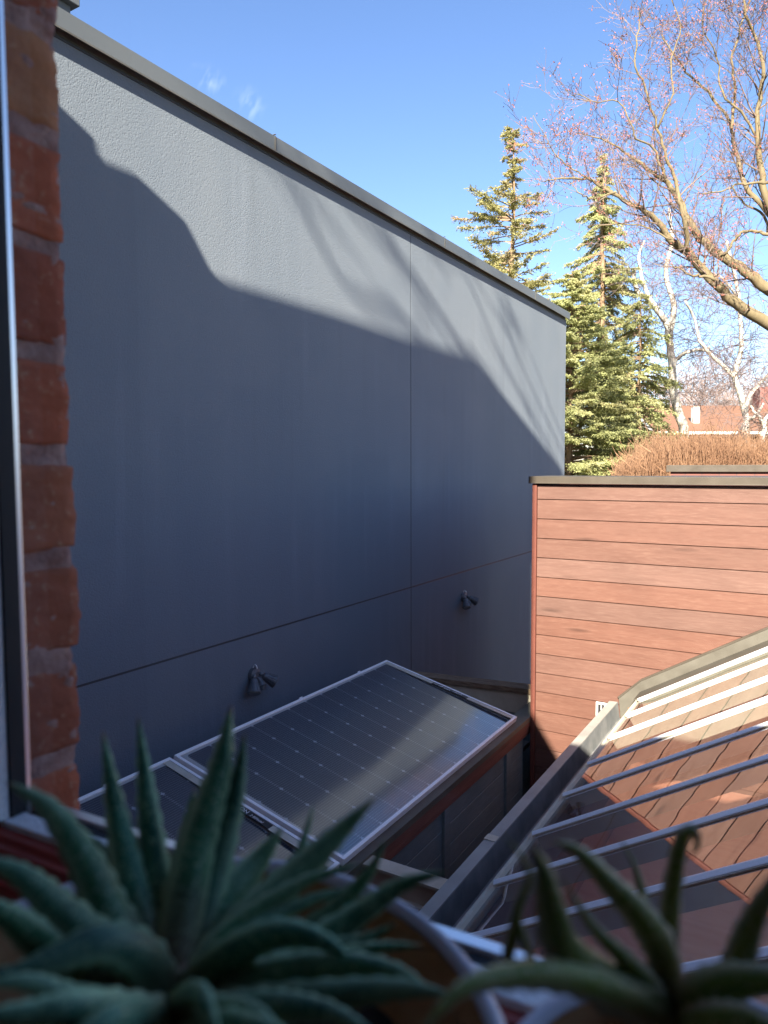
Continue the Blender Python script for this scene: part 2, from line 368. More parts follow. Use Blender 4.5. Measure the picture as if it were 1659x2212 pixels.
c = MB(); c.box(XG - .0119, XG - .0015, VJ + g, YE - .01, HJ - g + .0005, HJ + g - .0005); c.build('joint_seal', 'dark_joint', sb)
c = MB(); ys = [YN, 1.30, 3.743, 6.18, 8.66, YE + .03]
for a, b in zip(ys[:-1], ys[1:]):
    c.prism([(XG + .042, ZL + .006), (XG + .046, ZT), (XG - .36, ZT + .012), (XG - .36, ZL), (XG - .34, ZL), (XG - .34, ZT - .02), (XG + .03, ZT - .02), (XG + .03, ZL + .006)], 'y', a + .0015, b - .0015)
c.build('coping', 'coping', sb)
for y in ys[1:-1]:
    c = MB()
    c.box(XG + .0445, XG + .0475, y - .006, y + .006, ZL + .004, ZT + .002); c.box(XG - .3, XG + .047, y - .006, y + .006, ZT + .012, ZT + .0145); c.build('coping_seam', 'grey_flash', sb)
c = MB(); c.box(XG + .0005, XG + .004, YN, YE - .001, ZL - .026, ZL - .0105); c.build('coping_shade_strip', 'dark_joint', sb)  # dark strip standing in for the shade band under the coping
c = MB(); c.box(XG + .041, XG + .0475, YN, YE + .029, ZL - .004, ZL + .0045); c.build('drip_edge', 'grey_flash', sb)
c = MB(); c.box(XG - 6, XG - .35, YN, YE, ZT - .06, ZT - .02); c.build('roof', 'dark_joint', sb)
for ch in sb.children: ch.location = -Vector(sb.location)
hb = empty('roof_hatch', (-4.6, 1.4, ZT), label='pale metal clad roof box rising behind the coping at the top left', cat='roof box')
m = MB(); m.box(-5.6, -3.62, .3, 2.685, ZT - .03, 2.53); m.build('box', 'coping', hb, bevel=.004)
m = MB(); m.box(-5.65, -3.585, .25, 2.72, 2.533, 2.66); m.box(-5.64, -3.592, .26, 2.713, 2.661, 2.675); m.build('lid', 'coping', hb, bevel=.004)
for ch in hb.children: ch.location = -Vector(hb.location)

# ================================================================ floodlights
def make_flood(loc, lab):
    t = empty('floodlight', loc, label=lab, cat='wall light', group='security lights on the stucco wall')
    m = MB(); n = 20
    m.tube([(0, 0, 0), (.035, 0, 0)], .055, n); m.tube([(.034, 0, 0), (.045, 0, 0)], [.05, .03], n); m.build('base', 'lamp', t, smooth=False, bevel=.003)
    m = MB(); m.tube([(.03 + .02 * math.cos(a), -.004, .052 + .03 * math.sin(a)) for a in [i * .5 for i in range(0, 8)]], .0035, 6); m.build('hook', 'alu', t, smooth=True)
    for s_, d in ((-1, Vector((.45, -.55, -.95))), (1, Vector((.75, .62, -.6)))):
        d.normalize(); p0 = Vector((.04, s_ * .028, .012)); p1 = p0 + d * .035
        m = MB(); m.tube([p0, p1], .014, 10); m.build('knuckle', 'lamp', t, smooth=True)
        m = MB(); q = [p1 + d * x for x in (0, .012, .05, .105, .112)]
        m.tube(q, [.02, .029, .034, .05, .047], 20)
        for k in range(12):
            u = d.orthogonal().normalized(); v = d.cross(u); r = u * math.cos(k * math.pi / 6) + v * math.sin(k * math.pi / 6)
            m.tube([p1 + d * .035 + r * .0325, p1 + d * .1 + r * .049], .0022, 4)
        h = m.build('lamp_head', 'lamp', t, smooth=False)
        m = MB(); m.tube([p1 + d * .1125, p1 + d * .116], [.044, .036], 20); m.build('lens', 'lens', h)
    m = MB(); m.tube([(.04, .012, -.02), (.07, .014, -.05), (.075, .014, -.07)], [.013, .018, .032], 14); m.tube([(.075, .014, -.07), (.08, .014, -.105)], [.034, .03], 14); m.build('sensor', 'lamp', t, smooth=False)
    for ch in t.children: ch.scale = (.85, .85, .85)
    return t
make_flood((XG, 3.50, -1.335), 'grey twin-head floodlight on the stucco wall, nearer and larger one left of the joint')
make_flood((XG, 6.69, -1.335), 'grey twin-head floodlight on the stucco wall, farther and smaller one beside the wood wall')

# ================================================================ wood clad building
YW, XL = 4.64, -1.640
wb = empty('wood_clad_building', (0, 5.5, gz), label='red stained wood clad building with brown metal parapet cap', cat='building')
m = MB(); m.box(XL + .02, 3.4, YW + .012, 7.6, gz, -.14); m.build('wall', 'cedar_trim', wb)
m = MB(); e = .1292; z = -.121
k = 0; tops = []
z_hi = -.121; zz = -.268 * YW / 5.6 - .0    # first groove
zg = [z_hi, -.2222]
while zg[-1] > -4.4: zg.append(zg[-1] - e)
for a, b in zip(zg[:-1], zg[1:]):
    xs = [XL + .030, 3.4]
    # shiplap board: face, chamfered lower edge, shadow rebate at the top
    prof = [(YW + .0119, a - .0005), (YW + .009, a - .0005), (YW + .009, a - .0035), (YW - .0005, a - .0050), (YW - .0005, b + .0015), (YW + .0119, b + .0015)]
    m.prism([(p[0], p[1]) for p in prof], 'x', xs[0], xs[1])
m.build('cladding', 'cedar', wb)
m = MB(); m.box(XL - .002, XL + .0275, YW - .016, YW + .02, gz + .01, -.1215); m.box(XL - .0015, XL + .018, YW + .021, 7.58, gz + .01, -.1215); m.build('corner_trim', 'cedar_trim', wb, bevel=.002)
m = MB()
m.box(XL - .022, 3.5, YW - .034, YW + .40, -.114, -.072); m.box(XL - .017, 3.5, YW - .029, YW + .395, -.119, -.1145); m.box(XL - .0225, 3.5, YW - .036, YW - .0338, -.1185, -.1125)
m.build('parapet_cap', 'bronze', wb, bevel=.002)
m = MB(); m.box(-1.0, 3.4, YW + .41, 7.5, -.3, -.25); m.build('roof', 'lead', wb)
v = MB(); vx0, vx1, vz0, vz1 = -1.205, -1.075, -1.625, -1.518
for b in ((vx0, vx1, vz1 - .012, vz1), (vx0, vx1, vz0, vz0 + .012), (vx0, vx0 + .012, vz0 + .0121, vz1 - .0121), (vx1 - .012, vx1, vz0 + .0121, vz1 - .0121)): v.box(b[0], b[1], YW - .012, YW, b[2], b[3])
for i in range(1, 5): v.box(vx0 + .012 + i * .021 - .003, vx0 + .012 + i * .021 + .003, YW - .008, YW, vz0 + .012, vz1 - .012)
vo = v.build('vent_grille', 'white_trim', wb, bevel=.001)
b = box('vent_opening', (vx0 + .0121, vx1 - .0121, YW - .003, YW - .0008, vz0 + .0121, vz1 - .0121), 'gasket', vo)
for ch in wb.children: ch.location = -Vector(wb.location)

# low parapet behind the panels
lp = empty('low_parapet', (-2.4, 5.0, gz), label='low parapet with weathered brown board and beige flashing between stucco wall and wood wall', cat='parapet')
m = MB(); m.prism([(XG + .02, -1.66), (XL - .004, -1.60), (XL - .004, -1.637), (XG + .02, -1.697)], 'y', 4.93, 5.06); m.build('top_board', 'old_wood', lp)
m = MB(); m.prism([(XG + .02, -1.70), (XL - .004, -1.64), (XL - .004, -1.80), (XG + .02, -1.80)], 'y', 4.945, 5.05); m.build('fascia', 'beige_metal', lp)
m = MB(); m.box(XG + .02, XL - .004, 4.95, 5.04, gz, -1.802); m.build('base_wall', 'grey_wood', lp)
for ch in lp.children: ch.location = -Vector(lp.location)

# ================================================================ solar panels
def text_mesh(txt, size, mat, name, parent, loc, rot, flip=False, shear=0):
    cu = bpy.data.curves.new(name, 'FONT'); cu.body = txt; cu.size = size; cu.extrude = .0003; cu.shear = shear; cu.offset = .0002
    tmp = bpy.data.objects.new('tmp', cu); COL.objects.link(tmp)
    dg = bpy.context.evaluated_depsgraph_get(); me = bpy.data.meshes.new_from_object(tmp.evaluated_get(dg))
    bpy.data.objects.remove(tmp); me.materials.clear(); me.materials.append(MAT[mat])
    if flip:
        for q in me.vertices: q.co.y = -q.co.y
    o = bpy.data.objects.new(name, me); COL.objects.link(o); o.parent = parent; o.location = loc; o.rotation_euler = rot; return o
TILT = math.atan2(.234, 1.006) + .010; PW, PL = 1.033, 2.03
def make_panel(y0, lab, flip, far_gap):
    # local frame: x from the high edge down to the right, y along the wall, z up from the glass
    t = empty('solar_panel', (-2.683, y0, -1.410), label=lab, cat='solar panel', group='solar panels in a row'); t.rotation_euler = (0, TILT, 0)
    m = MB(); m.quadbox([(.006, .006, -.010), (PW - .006, .006, -.029), (PW - .006, PL - .006, -.029), (.006, PL - .006, -.010), (.006, .006, -.006), (PW - .006, .006, -.025), (PW - .006, PL - .006, -.025), (.006, PL - .006, -.006)]); m.build('glass_cells', 'solar', t)
    m = MB(); fw = .017; h = .034
    m.box(0, fw, 0, PL, -h, 0); m.box(PW - fw, PW, 0, PL, -h, 0); m.box(fw, PW - fw, 0, fw, -h, 0); m.box(fw, PW - fw, PL - fw, PL, -h, 0)
    m.build('frame', 'alu', t, bevel=.0015)
    for xa, xb_ in ((fw + .001, PW * .395), (PW * .66, PW - fw - .001)): box('edge_strip', (xa, xb_, PL - fw - .040, PL - fw - .001, -.0055, -.0035), 'cream', t)
    lb = box('label_strip', (PW * .396, PW * .659, PL - fw - .036, PL - fw - .001, -.0058, -.0032), 'black', t)
    by = PL - fw - (.010 if flip else .028); y2 = by
    text_mesh('LG', .022, 'white_ink', 'lettering', lb, (PW * .405, by, -.003), (0, 0, 0), flip)
    text_mesh('N', .032, 'white_ink', 'lettering', lb, (PW * .442, by, -.003), (0, 0, 0), flip)
    text_mesh('e', .028, 'white_ink', 'lettering', lb, (PW * .463, by + (.005 if flip else -.005), -.003), (0, 0, 0), flip)
    text_mesh('ON', .032, 'white_ink', 'lettering', lb, (PW * .482, by, -.003), (0, 0, 0), flip)
    text_mesh('2 BiFacial', .020, 'white_ink', 'lettering', lb, (PW * .545, by, -.003), (0, 0, 0), flip, .2)
    for yy in (.35, 1.0, 1.65): box('clamp', (-.006, -.0005, yy, yy + .03, -.02, .004), 'alu', t)
    return t
make_panel(4.479 - PL, 'far solar panel with white frame, its dark cells mirroring blue sky', True, 0)
make_panel(4.479 - 2 * PL - .028, 'near solar panel with white frame, half hidden behind the spiky plant', False, .028)
rk = empty('panel_rack', (-2.2, 2.4, -1.7), label='aluminium rack bars under the two solar panels', cat='rack')
for y in (.9, 1.9, 2.9, 4.1):
    m = MB(); m.quadbox([(-2.70, y, -1.50), (-1.70, y, -1.735), (-1.70, y + .04, -1.735), (-2.70, y + .04, -1.50), (-2.70, y, -1.462), (-1.70, y, -1.697), (-1.70, y + .04, -1.697), (-2.70, y + .04, -1.462)]); m.build('rail', 'alu', rk)
for y in (.9, 2.9, 4.1): box('leg', (-2.70, -2.66, y + .0405, y + .08, -1.95, -1.49), 'alu', rk)
for ch in rk.children: ch.location = -Vector(rk.location)

# ================================================================ roof edge beam beside the panels
be = empty('fascia_beam', (-1.7, 2, -2), label='reddish stepped fascia beam along the right edge of the panels', cat='beam')
m = MB(); m.box(-1.75, -1.638, -.3, YW + .27, -1.695, -1.688); m.box(-1.642, -1.638, -.3, YW - .018, -1.72, -1.6951); m.build('top_flashing', 'grey_flash', be)
m = MB(); m.box(-1.74, -1.644, -.3, YW + .26, -1.755, -1.6955); m.box(-1.74, -1.656, -.3, YW + .26, -1.800, -1.7552); m.box(-1.74, -1.668, -.3, YW + .26, -1.83, -1.8002); m.build('fascia_board', 'cedar_y', be, bevel=.002)
m = MB(); zz = -1.832; i = 0
while zz > -4.5:
    m.box(-1.72, -1.690, -.3, YW - .02, zz - .1185, zz - .0015); zz -= .12
m.build('siding', 'grey_wood', be, bevel=.002)
for y in (1.5, 2.55, 3.39, 4.28): box('batten', (-1.6898, -1.672, y, y + .07, -4.4, -1.832), 'grey_wood', be, .002)
m = MB(); m.box(-2.9, -1.721, -.3, YW + .2, -1.98, -1.95); m.build('flat_roof', 'lead', be)
for ch in be.children: ch.location = -Vector(be.location)
cb = empty('cross_beam', (-1.37, 2.55, -1.8), label='cream metal cross beam spanning from the fascia beam to the gutter', cat='beam')
m = MB(); m.box(-1.668, -1.16, 2.53, 2.612, -1.713, -1.70); m.box(-1.66, -1.16, 2.556, 2.586, -1.81, -1.7135); m.box(-1.668, -1.16, 2.53, 2.612, -1.823, -1.8105); m.build('girder', 'beige_metal', cb, bevel=.001)
for ch in cb.children: ch.location = -Vector(cb.location)

# ================================================================ lean-to skylight with gutter
AL = R_(30.6); ta = math.tan(AL)
XE, ZE = -.887, -1.392
def slope(x): return ZE + (x - XE) * ta
gu = empty('box_gutter', (-1.0, 2.6, -1.6), label='long grey metal box gutter with leaf litter at the foot of the glass roof', cat='gutter')
y0, y1 = .7, YW - .004
m = MB(); xi, xo, zt = -1.068, -1.118, -1.493
m.prism([(xo, zt), (xi, zt + .002), (xi, zt - .006), (xo, zt - .008)], 'y', y0, y1 - .02)
m.prism([(xo, zt - .0082), (xo + .004, zt - .0082), (xo + .004, zt - .20), (xo, zt - .20)], 'y', y0, y1 - .02)
m.build('outer_wall', 'gutter_top', gu, bevel=.001)
m = MB()
m.prism([(xi - .004, zt - .0065), (xi, zt - .0065), (xi + .012, -1.60), (-.93, -1.615), (-.925, -1.43), (-.93, -1.43), (-.935, -1.62), (xi + .006, -1.606)], 'y', y0, y1)
m.build('lining', 'gutter_metal', gu)
for y in (1.9, 2.62): box('joint_strap', (xo - .001, xi - .002, y, y + .045, zt + .0022, zt + .0042), 'beige_metal', gu)
for ch in gu.children: ch.location = -Vector(gu.location)
m = MB(); r2 = random.Random(3)
for i in range(2600):
    y = r2.uniform(y0, y1 - .02); x = -.935 - abs(r2.gauss(0, .022)); 
    if x < xi + .02: continue
    z = -1.612 + r2.uniform(0, .055) * max(0.2, 1 - (-.935 - x) / .08); s_ = r2.uniform(.004, .012)
    a = Vector((r2.uniform(-1, 1), r2.uniform(-1, 1), r2.uniform(-.4, 1))).normalized() * s_; b = a.orthogonal().normalized() * s_ * .45
    p = Vector((x, y, z)); m.quad(p - a, p - b, p + a, p + b)
tag(m.build('leaf_litter', 'debris'), label='brown leaf litter lying in the box gutter along the glass', cat='leaf litter', kind='stuff')
m = MB(); p = Vector((-.955, YW - .12, -1.50))
for i in range(9):
    d = Vector((math.cos(i * .7), math.sin(i * .7), .3 * math.sin(i * 1.9))) * .034; n_ = d.cross(Vector((0, 0, 1))).normalized() * .011
    m.quad(p, p + d * .5 + n_, p + d, p + d * .5 - n_)
m.build('dl', 'dry_leaf'); dl = bpy.data.objects['dl']; dl.name = 'dry_leaf'; tag(dl, label='curled orange dry leaf caught in the far corner of the gutter', cat='leaf')

bars = [4.42, 4.106, 3.72, 3.34, 2.962, 2.585, 2.207, 1.848, 1.47, 1.09, .72]
XT = 1.6
sk = empty('glass_roof', (0, 2.6, gz), label='sloping lean-to glass roof with silver bars mirroring the wood wall', cat='glass roof')
nrm = Vector((-math.sin(AL), 0, math.cos(AL)))
def sl_box(mb, x0, x1, ya, yb, h0, h1, mi=0):
    P = lambda x, y, h: Vector((x, y, slope(x))) + nrm * h
    mb.quadbox([P(x0, ya, h0), P(x1, ya, h0), P(x1, yb, h0), P(x0, yb, h0), P(x0, ya, h1), P(x1, ya, h1), P(x1, yb, h1), P(x0, yb, h1)], mi)
ye = YW - .05
edges = [ye] + bars
for i in range(len(edges) - 1):
    m = MB(); sl_box(m, XE + .004, XT, edges[i + 1] + .004, edges[i] - .004, -.006, 0); o = m.build('glass_pane', 'skyglass', sk); 
for y in bars:
    m = MB(); w_ = .0165
    Pq = lambda x, yy, h: Vector((x, yy, slope(x))) + nrm * h
    pr_ = [(y - w_, .004), (y - w_, .0055), (y - .003, .0125), (y + .003, .0125), (y + w_, .0055), (y + w_, .004)]
    n0 = len(m.v); m.v += [tuple(Pq(XE - .012, a, h)) for a, h in pr_] + [tuple(Pq(XT, a, h)) for a, h in pr_]
    m.f += [tuple(range(n0, n0 + 6)), tuple(range(n0 + 11, n0 + 5, -1))] + [(n0 + i, n0 + 6 + i, n0 + 6 + (i + 1) % 6, n0 + (i + 1) % 6) for i in range(6)]; m.mi += [0] * 8
    o = m.build('glazing_bar', 'alu_white', sk, bevel=.002)
    m = MB(); sl_box(m, XE - .010, XT, y - w_ - .005, y + w_ + .002, .0005, .0038); sl_box(m, XE, XT, y - .012, y + .012, -.06, -.0065); m.build('bar_base', 'cream', o)
m = MB(); sl_box(m, XE - .030, XE + .006, bars[-1], ye, -.012, -.0065); sl_box(m, XE - .034, XE - .030, bars[-1], ye, -.03, .0035); m.box(XE - .03, XE - .02, bars[-1], ye, -1.60, slope(XE - .028) - .02)
m.build('eave_rail', 'cream', sk)
m = MB(); m.box(XE - .015, XE + .075, bars[-1], ye, -1.56, -1.47); m.build('wall_plate', 'cedar_y', sk)
# flashing against the wood wall
m = MB()
xb = -.93
m.prism([(xb, slope(xb) + .075), (1.6, slope(1.6) + .075), (1.6, slope(1.6) + .004), (xb, slope(xb) + .004)], 'y', YW - .010, YW - .002)
m.prism([(-1.063, -1.475), (xb, slope(xb) + .075), (xb, slope(xb) + .0), (-.955, -1.46), (-1.0, -1.60), (-1.05, -1.60)], 'y', YW - .009, YW - .003)
sl_box(m, XE - .045, 1.6, 4.45, YW - .0105, .0045, .009)
m.build('wall_flashing', 'grey_flash', sk)
m = MB()
m.prism([(xb, slope(xb) + .077), (1.6, slope(1.6) + .077), (1.6, slope(1.6) + .089), (xb, slope(xb) + .089)], 'y', YW - .016, YW - .002)
m.prism([(-1.063, -1.472), (xb, slope(xb) + .077), (xb, slope(xb) + .089), (-1.068, -1.462)], 'y', YW - .016, YW - .002)
m.build('flashing_edge', 'bronze', sk)
m = MB(); m.box(-.88, 3.28, .73, YW - .07, -1.95, -1.90); m.build('floor', 'cedar_in', sk)
m = MB(); m.box(-.90, -.885, .72, YW - .06, -3.15, -1.565); m.box(3.29, 3.3, .72, YW - .06, -3.15, slope(XT)); m.box(-.9, 3.3, .70, .719, -3.15, -1.6); m.build('inner_wall', 'cedar_in', sk)
m = MB(); m.box(XT, 3.4, .6, YW - .02, slope(XT) - .02, slope(XT) + .03); m.build('top_flashing', 'grey_flash', sk)
for ch in sk.children: ch.location = -Vector(sk.location)

# ================================================================ own house: brick mass shaped as shadow caster, window, room
hs_ = empty('brick_house', (0, -1, gz), label='old brick house whose window jamb runs down the left edge', cat='house')
WB = [(2.228, 1.68), (2.415, 1.6), (2.44, 1.51), (2.65, 1.516), (3.0, 1.37), (3.2, 1.13), (3.445, 1.06), (4.32, 1.11), (5.63, 1.09), (6.9, 1.11), (7.93, .717), (9.95, -.06)]
prof = [(-3.0, gz), (-.445, gz), (-.445, .801), (.09, .801), (.09, .84), (-.125, 1.16), (-.125, 4.2), (.30, 6.0)]
prof += [(XG + SR * (y - .3), z + SK * (y - .3)) for y, z in reversed(WB)] + [(-2.9, 2.7), (-3.0, 2.7)]
m = MB(); m.prism(prof, 'y', -2.2, .304); m.build('shadow_profile_wall', 'brickwall', hs_)  # unseen upper outline, shaped to throw the shadow edge onto the stucco
m = MB(); m.box(-.4448, -.4445, .2, .303, -.6, .6); 

vs_, fs_ = [], []; NZ_, NY_ = 420, 26
for i in range(NZ_ + 1):
    z_ = -.5 + i / NZ_
    for j in range(NY_ + 9):
        if j <= NY_: x_, y_, o_ = -.4364, .17 + (.3105 - .17) * j / NY_, Vector((1, 0, 0))
        else: x_, y_, o_ = -.4364 - .0015 * (j - NY_), .3105, Vector((0, 1, 0))
        q_ = Vector((x_, y_, z_)); h_ = noise.noise(q_ * 60) * .0022 + noise.noise(q_ * 190) * .0016 + noise.noise(q_ * 420) * .0008
        q_ += o_ * h_ + (Vector((0, noise.noise(q_ * 45 + Vector((9, 0, 0))) * .0035, 0)) if j > NY_ - 4 else Vector()); vs_.append(tuple(q_))
W_ = NY_ + 9
for i in range(NZ_):
    for j in range(W_ - 1): a_ = i * W_ + j; fs_.append((a_, a_ + 1, a_ + 1 + W_, a_ + W_))
me = bpy.data.meshes.new('mortar_bed'); me.from_pydata(vs_, [], fs_); me.materials.append(MAT['mortar']); me.polygons.foreach_set('use_smooth', [True] * len(me.polygons))
o = bpy.data.objects.new('mortar_bed', me); COL.objects.link(o); o.parent = hs_
bb = bmesh.new(); pitch = .0680; ztop = ray(145, 985).z * (-.435 / ray(145, 985).x)
r3 = random.Random(12)
for i in range(-6, 6):
    zb = ztop + i * pitch; dy = r3.uniform(-.0025, .0035); hh = pitch - .0135 + r3.uniform(-.003, .003)
    res = bmesh.ops.create_cube(bb, size=1.0); vs = res['verts']
    bmesh.ops.subdivide_edges(bb, edges=list({e_ for v_ in vs for e_ in v_.link_edges}), cuts=17, use_grid_fill=True)
    bb.verts.ensure_lookup_table()
    allv = bb.verts[:] if i == -6 else bb.verts[n_prev:]
    n_prev2 = len(bb.verts)
    for v_ in allv:
        p = v_.co.copy(); q = Vector((abs(p.x) * 2, abs(p.y) * 2, abs(p.z) * 2))
        # round the corners a little
        sx, sy, sz = .03, .16, hh
        c_ = Vector((p.x * sx, p.y * sy, p.z * sz)); rr = .0022
        ix = Vector((max(-sx / 2 + rr, min(sx / 2 - rr, c_.x)), max(-sy / 2 + rr, min(sy / 2 - rr, c_.y)), max(-sz / 2 + rr, min(sz / 2 - rr, c_.z))))
        dd = c_ - ix
        if dd.length > 0: c_ = ix + dd.normalized() * min(dd.length, rr)
        w_ = Vector((-.450, .234 + dy, zb + pitch / 2)) + c_
        nn = noise.noise_vector(w_ * 30 + Vector((i * 3, 0, 0))) * .0014 + noise.noise_vector(w_ * 120) * .0018 + noise.noise_vector(w_ * 340) * .0011
        v_.co = w_ + nn
    n_prev = n_prev2
me = bpy.data.meshes.new('jamb_bricks'); bb.to_mesh(me); bb.free(); me.materials.append(MAT['brick']); me.polygons.foreach_set('use_smooth', [True] * len(me.polygons))
o = bpy.data.objects.new('jamb_bricks', me); COL.objects.link(o); o.parent = hs_
m = MB()
m.box(-.443, 3.0, .14, .262, .46, .80); m.box(-.443, 3.0, .14, .262, gz, -.262); m.box(.62, 3.0, .14, .262, -.2619, .4599)
m.build('window_wall', 'brickwall', hs_)
m = MB(); m.box(-.443, 3.0, -3, .1399, .62, .78); m.build('roof', 'lead', hs_)
m = MB(); m.box(-.443, 3.0, -3, .1399, .50, .61); m.build('ceiling', 'plaster', hs_)
m = MB(); m.box(-.443, 3.0, -3, .1399, -1.3, -1.2); m.box(-.4429, -.41, -3, .1398, -1.199, .499); m.box(2.9, 3.0, -3, .1398, -1.199, .499); m.box(-.409, 2.899, -3, -2.9, -1.199, .499)
m.box(-.409, 2.899, .12, .1398, -1.199, -.3001)
m.build('room_wall', 'plaster', hs_)
for ch in hs_.children: ch.location = -Vector(hs_.location)

# window: local x along the window (turned 3.4 degrees), y outwards
wn_ = bpy.data.objects.new('window', bpy.data.meshes.new('window')); 
wm_ = MB(); L = 1.02
# white vinyl strip along the bottom and up the side
wm_.box(.000, L, -.0125, .0015, -.0075, -.0005)
wm_.box(-.0045, .0048, -.026, -.0080, -.0004, .68)
wm_.box(L - .01, L, -.0125, .0015, -.0004, .68)
wm_.box(.000, L, -.0125, .0015, .665, .68)
bpy.data.objects.remove(wn_)
wn_ = wm_.build('window', 'vinyl', hs_, bevel=.0008)
WIN = Matrix.Translation(Vector((-.4365, .2665, -.2195)) - Vector(hs_.location)) @ Matrix.Rotation(R_(3.2), 4, 'Z')
wn_.matrix_local = WIN
m = MB(); m.box(.0056, L, -.0005, .0025, .003, .664); m.build('glass_pane', 'pane', wn_)
m = MB(); m.box(.001, .0065, -.0078, .0028, .0, .66); m.box(.008, L - .01, .0016, .0085, -.008, -.0015); m.build('gasket', 'gasket', wn_)
m = MB(); m.box(.0005, .0052, .0030, .0072, -.004, .66); m.box(.004, L - .01, .009, .0165, -.006, .0015); m.box(.004, L - .01, .0166, .020, -.012, -.002); m.build('storm_rail', 'polished', wn_, bevel=.0006)
m = MB()
m.prism([(-.0128, -.004), (-.020, -.004), (-.023, -.007), (-.027, -.007), (-.029, -.012), (-.036, -.012), (-.038, -.016), (-.041, -.016), (-.044, -.024), (-.052, -.027), (-.055, -.040), (-.0128, -.040)], 'x', -.01, L)
m.build('sash', 'red_wood', wn_, bevel=.0006)
m = MB(); m.box(-.01, L, -.22, -.0552, -.062, -.041); m.build('sill', 'sill', wn_, bevel=.002)

# ================================================================ potted plants
def leaf(pts, w, seed, mat='leaf', thick=.36, roll=0.0):
    """pts: world points root->tip; w: greatest width (m)"""
    P = [Vector(p) for p in pts]; n = 22; out = []
    # catmull-rom
    Q = [P[0] * 2 - P[1]] + P + [P[-1] * 2 - P[-2]]
    for s_ in range(n + 1):
        t = s_ / n * (len(P) - 1); i = min(int(t), len(P) - 2); f = t - i; a, b, c, d = Q[i:i + 4]
        out.append(.5 * ((2 * b) + (c - a) * f + (2 * a - 5 * b + 4 * c - d) * f * f + (3 * b - a - 3 * c + d) * f ** 3))
    vs, fs, ed, al = [], [], [], []; K = 14
    for i, p in enumerate(out):
        t = i / n; d = (out[min(i + 1, n)] - out[max(i - 1, 0)]).normalized(); view = p.normalized()
        side = d.cross(view); side = side.normalized() if side.length > .05 else d.orthogonal().normalized()
        nn = side.cross(d).normalized(); side = (Matrix.Rotation(roll, 3, d) @ side); nn = side.cross(d).normalized()
        ww = w * .5 * (min(1, .80 + .8 * t) * (1 - t ** 1.35) ** .85 + .012)
        for k in range(K):
            a = 2 * math.pi * k / K; cx, sy = math.cos(a), math.sin(a)
            y_ = sy * thick * ww * (1.25 if sy < 0 else .55) + (cx * cx) * ww * .30
            q = p + side * (cx * ww) + nn * y_
            # small teeth along the margin
            if abs(cx) > .97 and i % 2: q += side * cx * ww * .20
            vs.append(q); ed.append(abs(cx)); al.append(t)
    for i in range(n):
        for k in range(K):
            a = i * K + k; b = i * K + (k + 1) % K; fs.append((a, b, b + K, a + K))
    fs.append(tuple(range(K - 1, -1, -1))); fs.append(tuple(n * K + k for k in range(K)))
    return vs, fs, ed, al
def build_leaf(data, mat, parent):
    vs, fs, ed, al = data; org = parent.location
    me = bpy.data.meshes.new('leaf'); me.from_pydata([tuple(v - org) for v in vs], [], fs); me.materials.append(MAT[mat])
    for nm, arr in (('edge', ed), ('along', al)):
        a = me.attributes.new(nm, 'FLOAT', 'POINT'); a.data.foreach_set('value', arr)
    me.polygons.foreach_set('use_smooth', [True] * len(me.polygons)); o = bpy.data.objects.new('leaf', me); COL.objects.link(o); o.parent = parent; return o
def bowl(name, c, r, zr, h, label, mats=('pot', 'pot_in')):
    t = empty(name, (c[0], c[1], zr - h), label=label, cat='plant pot'); n = 64
    def lathe(nm, pr, mat, closed=True):
        vs, fs = [], []
        for (rr, z) in pr:
            for k in range(n): a = 2 * math.pi * k / n; vs.append((rr * math.cos(a), rr * math.sin(a), z))
        for i in range(len(pr) - 1):
            for k in range(n): a = i * n + k; b = i * n + (k + 1) % n; fs.append((a, b, b + n, a + n))
        me = bpy.data.meshes.new(nm); me.from_pydata(vs, [], fs); me.materials.append(MAT[mat]); me.polygons.foreach_set('use_smooth', [True] * len(me.polygons))
        o = bpy.data.objects.new(nm, me); COL.objects.link(o); o.parent = t; return o
    lathe('bowl', [(0.001, 0), (r * .55, 0), (r * .62, .004), (r * .86, h * .4), (r * .985, h * .8), (r, h - .003), (r + .001, h - .001), (r - .001, h + .0012), (r - .0035, h + .0012), (r - .005, h - .002)], mats[0])
    lathe('inner_wall', [(r - .0051, h - .0025), (r * .93, h * .78), (r * .84, h * .45)], mats[1])
    lathe('soil', [(r * .86, h * .52), (r * .5, h * .56), (.001, h * .58)], 'soil')
    return t
PC = (-.1605, .134); bowl('bowl_planter', PC, .1045, -.168, .070, 'wide round bowl with thin lavender rim holding the spiky plant')
root = at(368, 2130, .225)
pl = empty('spiky_succulent', root, label='dark blue-green spiky rosette plant in the wide bowl', cat='houseplant')
